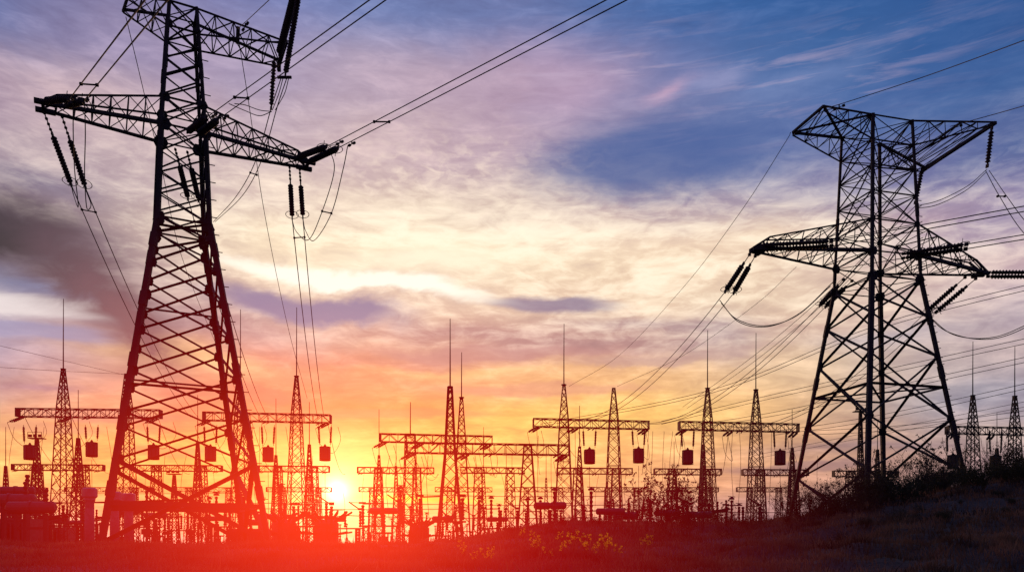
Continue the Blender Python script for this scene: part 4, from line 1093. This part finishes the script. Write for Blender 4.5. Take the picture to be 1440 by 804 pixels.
# cloud texture
n1 = noise(mapped(P, (1, 1.7, 1), R(18)), 2.2, 8, .64, .8)
n2 = noise(mapped(P, (.45, 3.2, 1), R(-14)), 2.2, 7, .62, .5)
n3 = noise(mapped(A_, (6, 17, 1), R(9)), 1.4, 7, .64, .9)
n = M('ADD', M('ADD', M('MULTIPLY', n1, .35), M('MULTIPLY', n2, .25)), M('MULTIPLY', n3, .4))
n4 = noise(mapped(A_, (22, 62, 1), R(12)), 1.0, 6, .62, .7)
n = M('MULTIPLY', M('ADD', M('SUBTRACT', n, .5), M('MULTIPLY', M('SUBTRACT', n4, .5), .42)), 5.6)
def mask(px, py, sx, sy):
    a0 = math.atan((px-HX)/F); e0 = (HY-py)/F*math.cos(a0); p = M('DIVIDE', M('SUBTRACT', az, a0), sx/F); q = M('DIVIDE', M('SUBTRACT', el, e0), sy/F)
    return M('EXPONENT', M('MULTIPLY', M('ADD', M('MULTIPLY', p, p), M('MULTIPLY', q, q)), -.5))
n = M('MULTIPLY', n, M('SUBTRACT', 1.0, M('MULTIPLY', mask(1200, 90, 420, 110), .72)))
n = M('MULTIPLY', n, M('ADD', 1.0, M('MULTIPLY', M('SUBTRACT', 1.0, M('MULTIPLY', el, 4.5), clamp=True), .75)))
hi = M('MAXIMUM', n, 0.0); lo = M('MAXIMUM', M('MULTIPLY', n, -1.0), 0.0)
col = MIX(M('MULTIPLY', hi, .75, clamp=True), col, MIX(1.0, MIX(1.0, col, (1.45, 1.42, 1.34), 'MULTIPLY'), (.06, .05, .04), 'ADD'))
col = MIX(M('MULTIPLY', lo, .7, clamp=True), col, MIX(1.0, col, (.62, .56, .64), 'MULTIPLY'))
cr = M('MULTIPLY', M('ADD', n, .28), M('ADD', mask(600, 345, 360, 75), M('MULTIPLY', mask(1000, 370, 300, 75), .85)), clamp=True)
col = MIX(M('MULTIPLY', cr, .7, clamp=True), col, srgb((255, 242, 218)))
blob(40, 392, 70, 13, -5, (112, 128, 172), .8)
blob(70, 428, 110, 14, 2, (232, 222, 220), .85, True)
blob(60, 470, 90, 12, 0, (140, 140, 178), .7, True)
blob(925, 225, 135, 36, 3, (68, 92, 150), .85, True)
blob(440, 430, 115, 17, -5, (128, 116, 152), .95, True)
blob(770, 428, 65, 9, -3, (125, 110, 142), .85, True)
blob(505, 396, 150, 10, -6, (255, 248, 232), 1.0, True)
blob(600, 375, 80, 12, -2, (255, 240, 212), .9)
for a_ in ((150, 585, 95, 7, 2, (190, 120, 110), .6), (330, 560, 80, 9, 0, (200, 110, 95), .6), (250, 632, 60, 5, 0, (200, 110, 80), .6), (560, 585, 110, 8, 3, (205, 115, 85), .5), (760, 545, 120, 7, -2, (195, 130, 115), .5), (700, 495, 150, 8, 1, (172, 122, 125), .6), (930, 500, 110, 7, 2, (176, 138, 138), .5), (1120, 655, 90, 5, 0, (120, 88, 110), .5), (70, 600, 60, 6, 0, (185, 130, 110), .5)): blob(*a_, True)
# dark drifting smoke at the left
sn = noise(mapped(A_, (14, 20, 1), R(-35)), 1.0, 6, .6, 1.2); sn = M('ADD', -.1, M('MULTIPLY', sn, 2.6))
for (px, py, sx, sy, rot, c, k) in ((40, 345, 110, 42, -28, (100, 78, 96), .6), (0, 322, 75, 28, 0, (36, 28, 40), 1.0), (88, 362, 72, 26, -34, (78, 56, 70), .95), (146, 412, 60, 24, -46, (98, 68, 82), .95), (190, 470, 60, 22, -58, (118, 76, 88), .85)):
    a0 = math.atan((px-HX)/F); e0 = (HY-py)/F*math.cos(a0); ca_, sa_ = math.cos(R(rot)), math.sin(R(rot)); cs = math.cos(a0)**2
    X = M('SUBTRACT', az, a0); Y_ = M('SUBTRACT', el, e0)
    p = M('DIVIDE', M('ADD', M('MULTIPLY', X, ca_), M('MULTIPLY', Y_, sa_)), sx/F*cs); q = M('DIVIDE', M('SUBTRACT', M('MULTIPLY', Y_, ca_), M('MULTIPLY', X, sa_)), sy/F*math.cos(a0))
    g = M('EXPONENT', M('MULTIPLY', M('ADD', M('MULTIPLY', p, p), M('MULTIPLY', q, q)), -.5))
    col = MIX(M('MULTIPLY', M('MULTIPLY', g, sn), k, clamp=True), col, srgb(c))
# mackerel cloud left of centre and fine wisps in the blue
def mask(px, py, sx, sy):
    a0 = math.atan((px-HX)/F); e0 = (HY-py)/F*math.cos(a0); p = M('DIVIDE', M('SUBTRACT', az, a0), sx/F); q = M('DIVIDE', M('SUBTRACT', el, e0), sy/F)
    return M('EXPONENT', M('MULTIPLY', M('ADD', M('MULTIPLY', p, p), M('MULTIPLY', q, q)), -.5))
mk = noise(mapped(A_, (55, 95, 1), R(20)), 1.0, 3, .5, .6); mk = M('MULTIPLY', M('SUBTRACT', mk, .47), 5.0)
mkm = M('MAXIMUM', mask(610, 250, 95, 38), M('MULTIPLY', mask(720, 290, 60, 30), .6))
col = MIX(M('MULTIPLY', M('MULTIPLY', mk, mkm), .5, clamp=True), col, srgb((250, 228, 208)))
wv = noise(mapped(A_, (7, 60, 1), R(-24)), 1.0, 7, .6, .5); wv = M('MULTIPLY', M('SUBTRACT', wv, .5), 4.0)
wm = M('MAXIMUM', mask(1120, 110, 130, 40), M('MULTIPLY', mask(860, 110, 110, 50), .9))
col = MIX(M('MULTIPLY', M('MULTIPLY', wv, wm), .75, clamp=True), col, srgb((190, 170, 195)))
# sun glow and disc
sd = Vector((math.sin(SUNAZ)*math.cos(SUNEL), math.cos(SUNAZ)*math.cos(SUNEL), math.sin(SUNEL)))
dp = node('ShaderNodeVectorMath', operation='DOT_PRODUCT'); L(tc.outputs['Generated'], dp.inputs[0]); dp.inputs[1].default_value = sd
ang = M('ARCCOSINE', M('MINIMUM', dp.outputs['Value'], .9999999))
def glow(s, c, k, pw=1.0):
    global col
    g = M('EXPONENT', M('MULTIPLY', M('POWER', M('DIVIDE', ang, s), 1.4), -1.0)); cc = tuple(v*k for v in c)
    col = MIX(g, col, MIX(1.0, col, cc, 'ADD'))
glow(.0105, (1, .95, .85), 1.6); glow(.046, (1, .72, .40), .9); glow(.11, (1, .40, .05), .2)
# the half of the sky behind the camera is already dark
dk = node('ShaderNodeMapRange', interpolation_type='SMOOTHSTEP'); L(dy, dk.inputs['Value']); dk.inputs['From Min'].default_value = -.3; dk.inputs['From Max'].default_value = .55
col = MIX(dk.outputs[0], MIX(1.0, col, (.33, .29, .44), 'MULTIPLY'), col)
bg = node('ShaderNodeBackground'); L(col, bg.inputs[0]); bg.inputs[1].default_value = 1.05
sky = node('ShaderNodeTexSky', sky_type='NISHITA', sun_disc=False); sky.sun_elevation = SUNEL; sky.sun_rotation = SUNAZ
bg2 = node('ShaderNodeBackground'); L(sky.outputs[0], bg2.inputs[0]); bg2.inputs[1].default_value = .012
ad = node('ShaderNodeAddShader'); L(bg.outputs[0], ad.inputs[0]); L(bg2.outputs[0], ad.inputs[1])
ow = node('ShaderNodeOutputWorld'); L(ad.outputs[0], ow.inputs[0])

# ------------------------------------------------------------------ sun, camera
sl = bpy.data.lights.new('sun', 'SUN'); sl.energy = 1.1; sl.angle = R(.5); sl.color = (1, .5, .22)
so = bpy.data.objects.new('sun', sl); COL.objects.link(so); so.rotation_mode = 'QUATERNION'; so.rotation_quaternion = (sd).to_track_quat('Z', 'Y')
cam = bpy.data.cameras.new('camera'); co = bpy.data.objects.new('camera', cam); COL.objects.link(co); sc.camera = co
co.location = (0, 0, CZ); co.rotation_euler = (R(90), 0, 0)
cam.sensor_width = 36; cam.lens = 36*F/1440; cam.shift_y = (HY-402)/1440; cam.clip_start = .1; cam.clip_end = 9000
sc.view_settings.view_transform = 'Standard'; sc.view_settings.look = 'None'; sc.view_settings.exposure = 0; sc.view_settings.gamma = 1
w.cycles.sampling_method = 'MANUAL'; w.cycles.sample_map_resolution = 256; sc.cycles.use_adaptive_sampling = True; sc.cycles.adaptive_threshold = .02; sc.cycles.use_denoising = True; sc.cycles.volume_bounces = 0; sc.cycles.max_bounces = 4; sc.cycles.volume_step_rate = .5
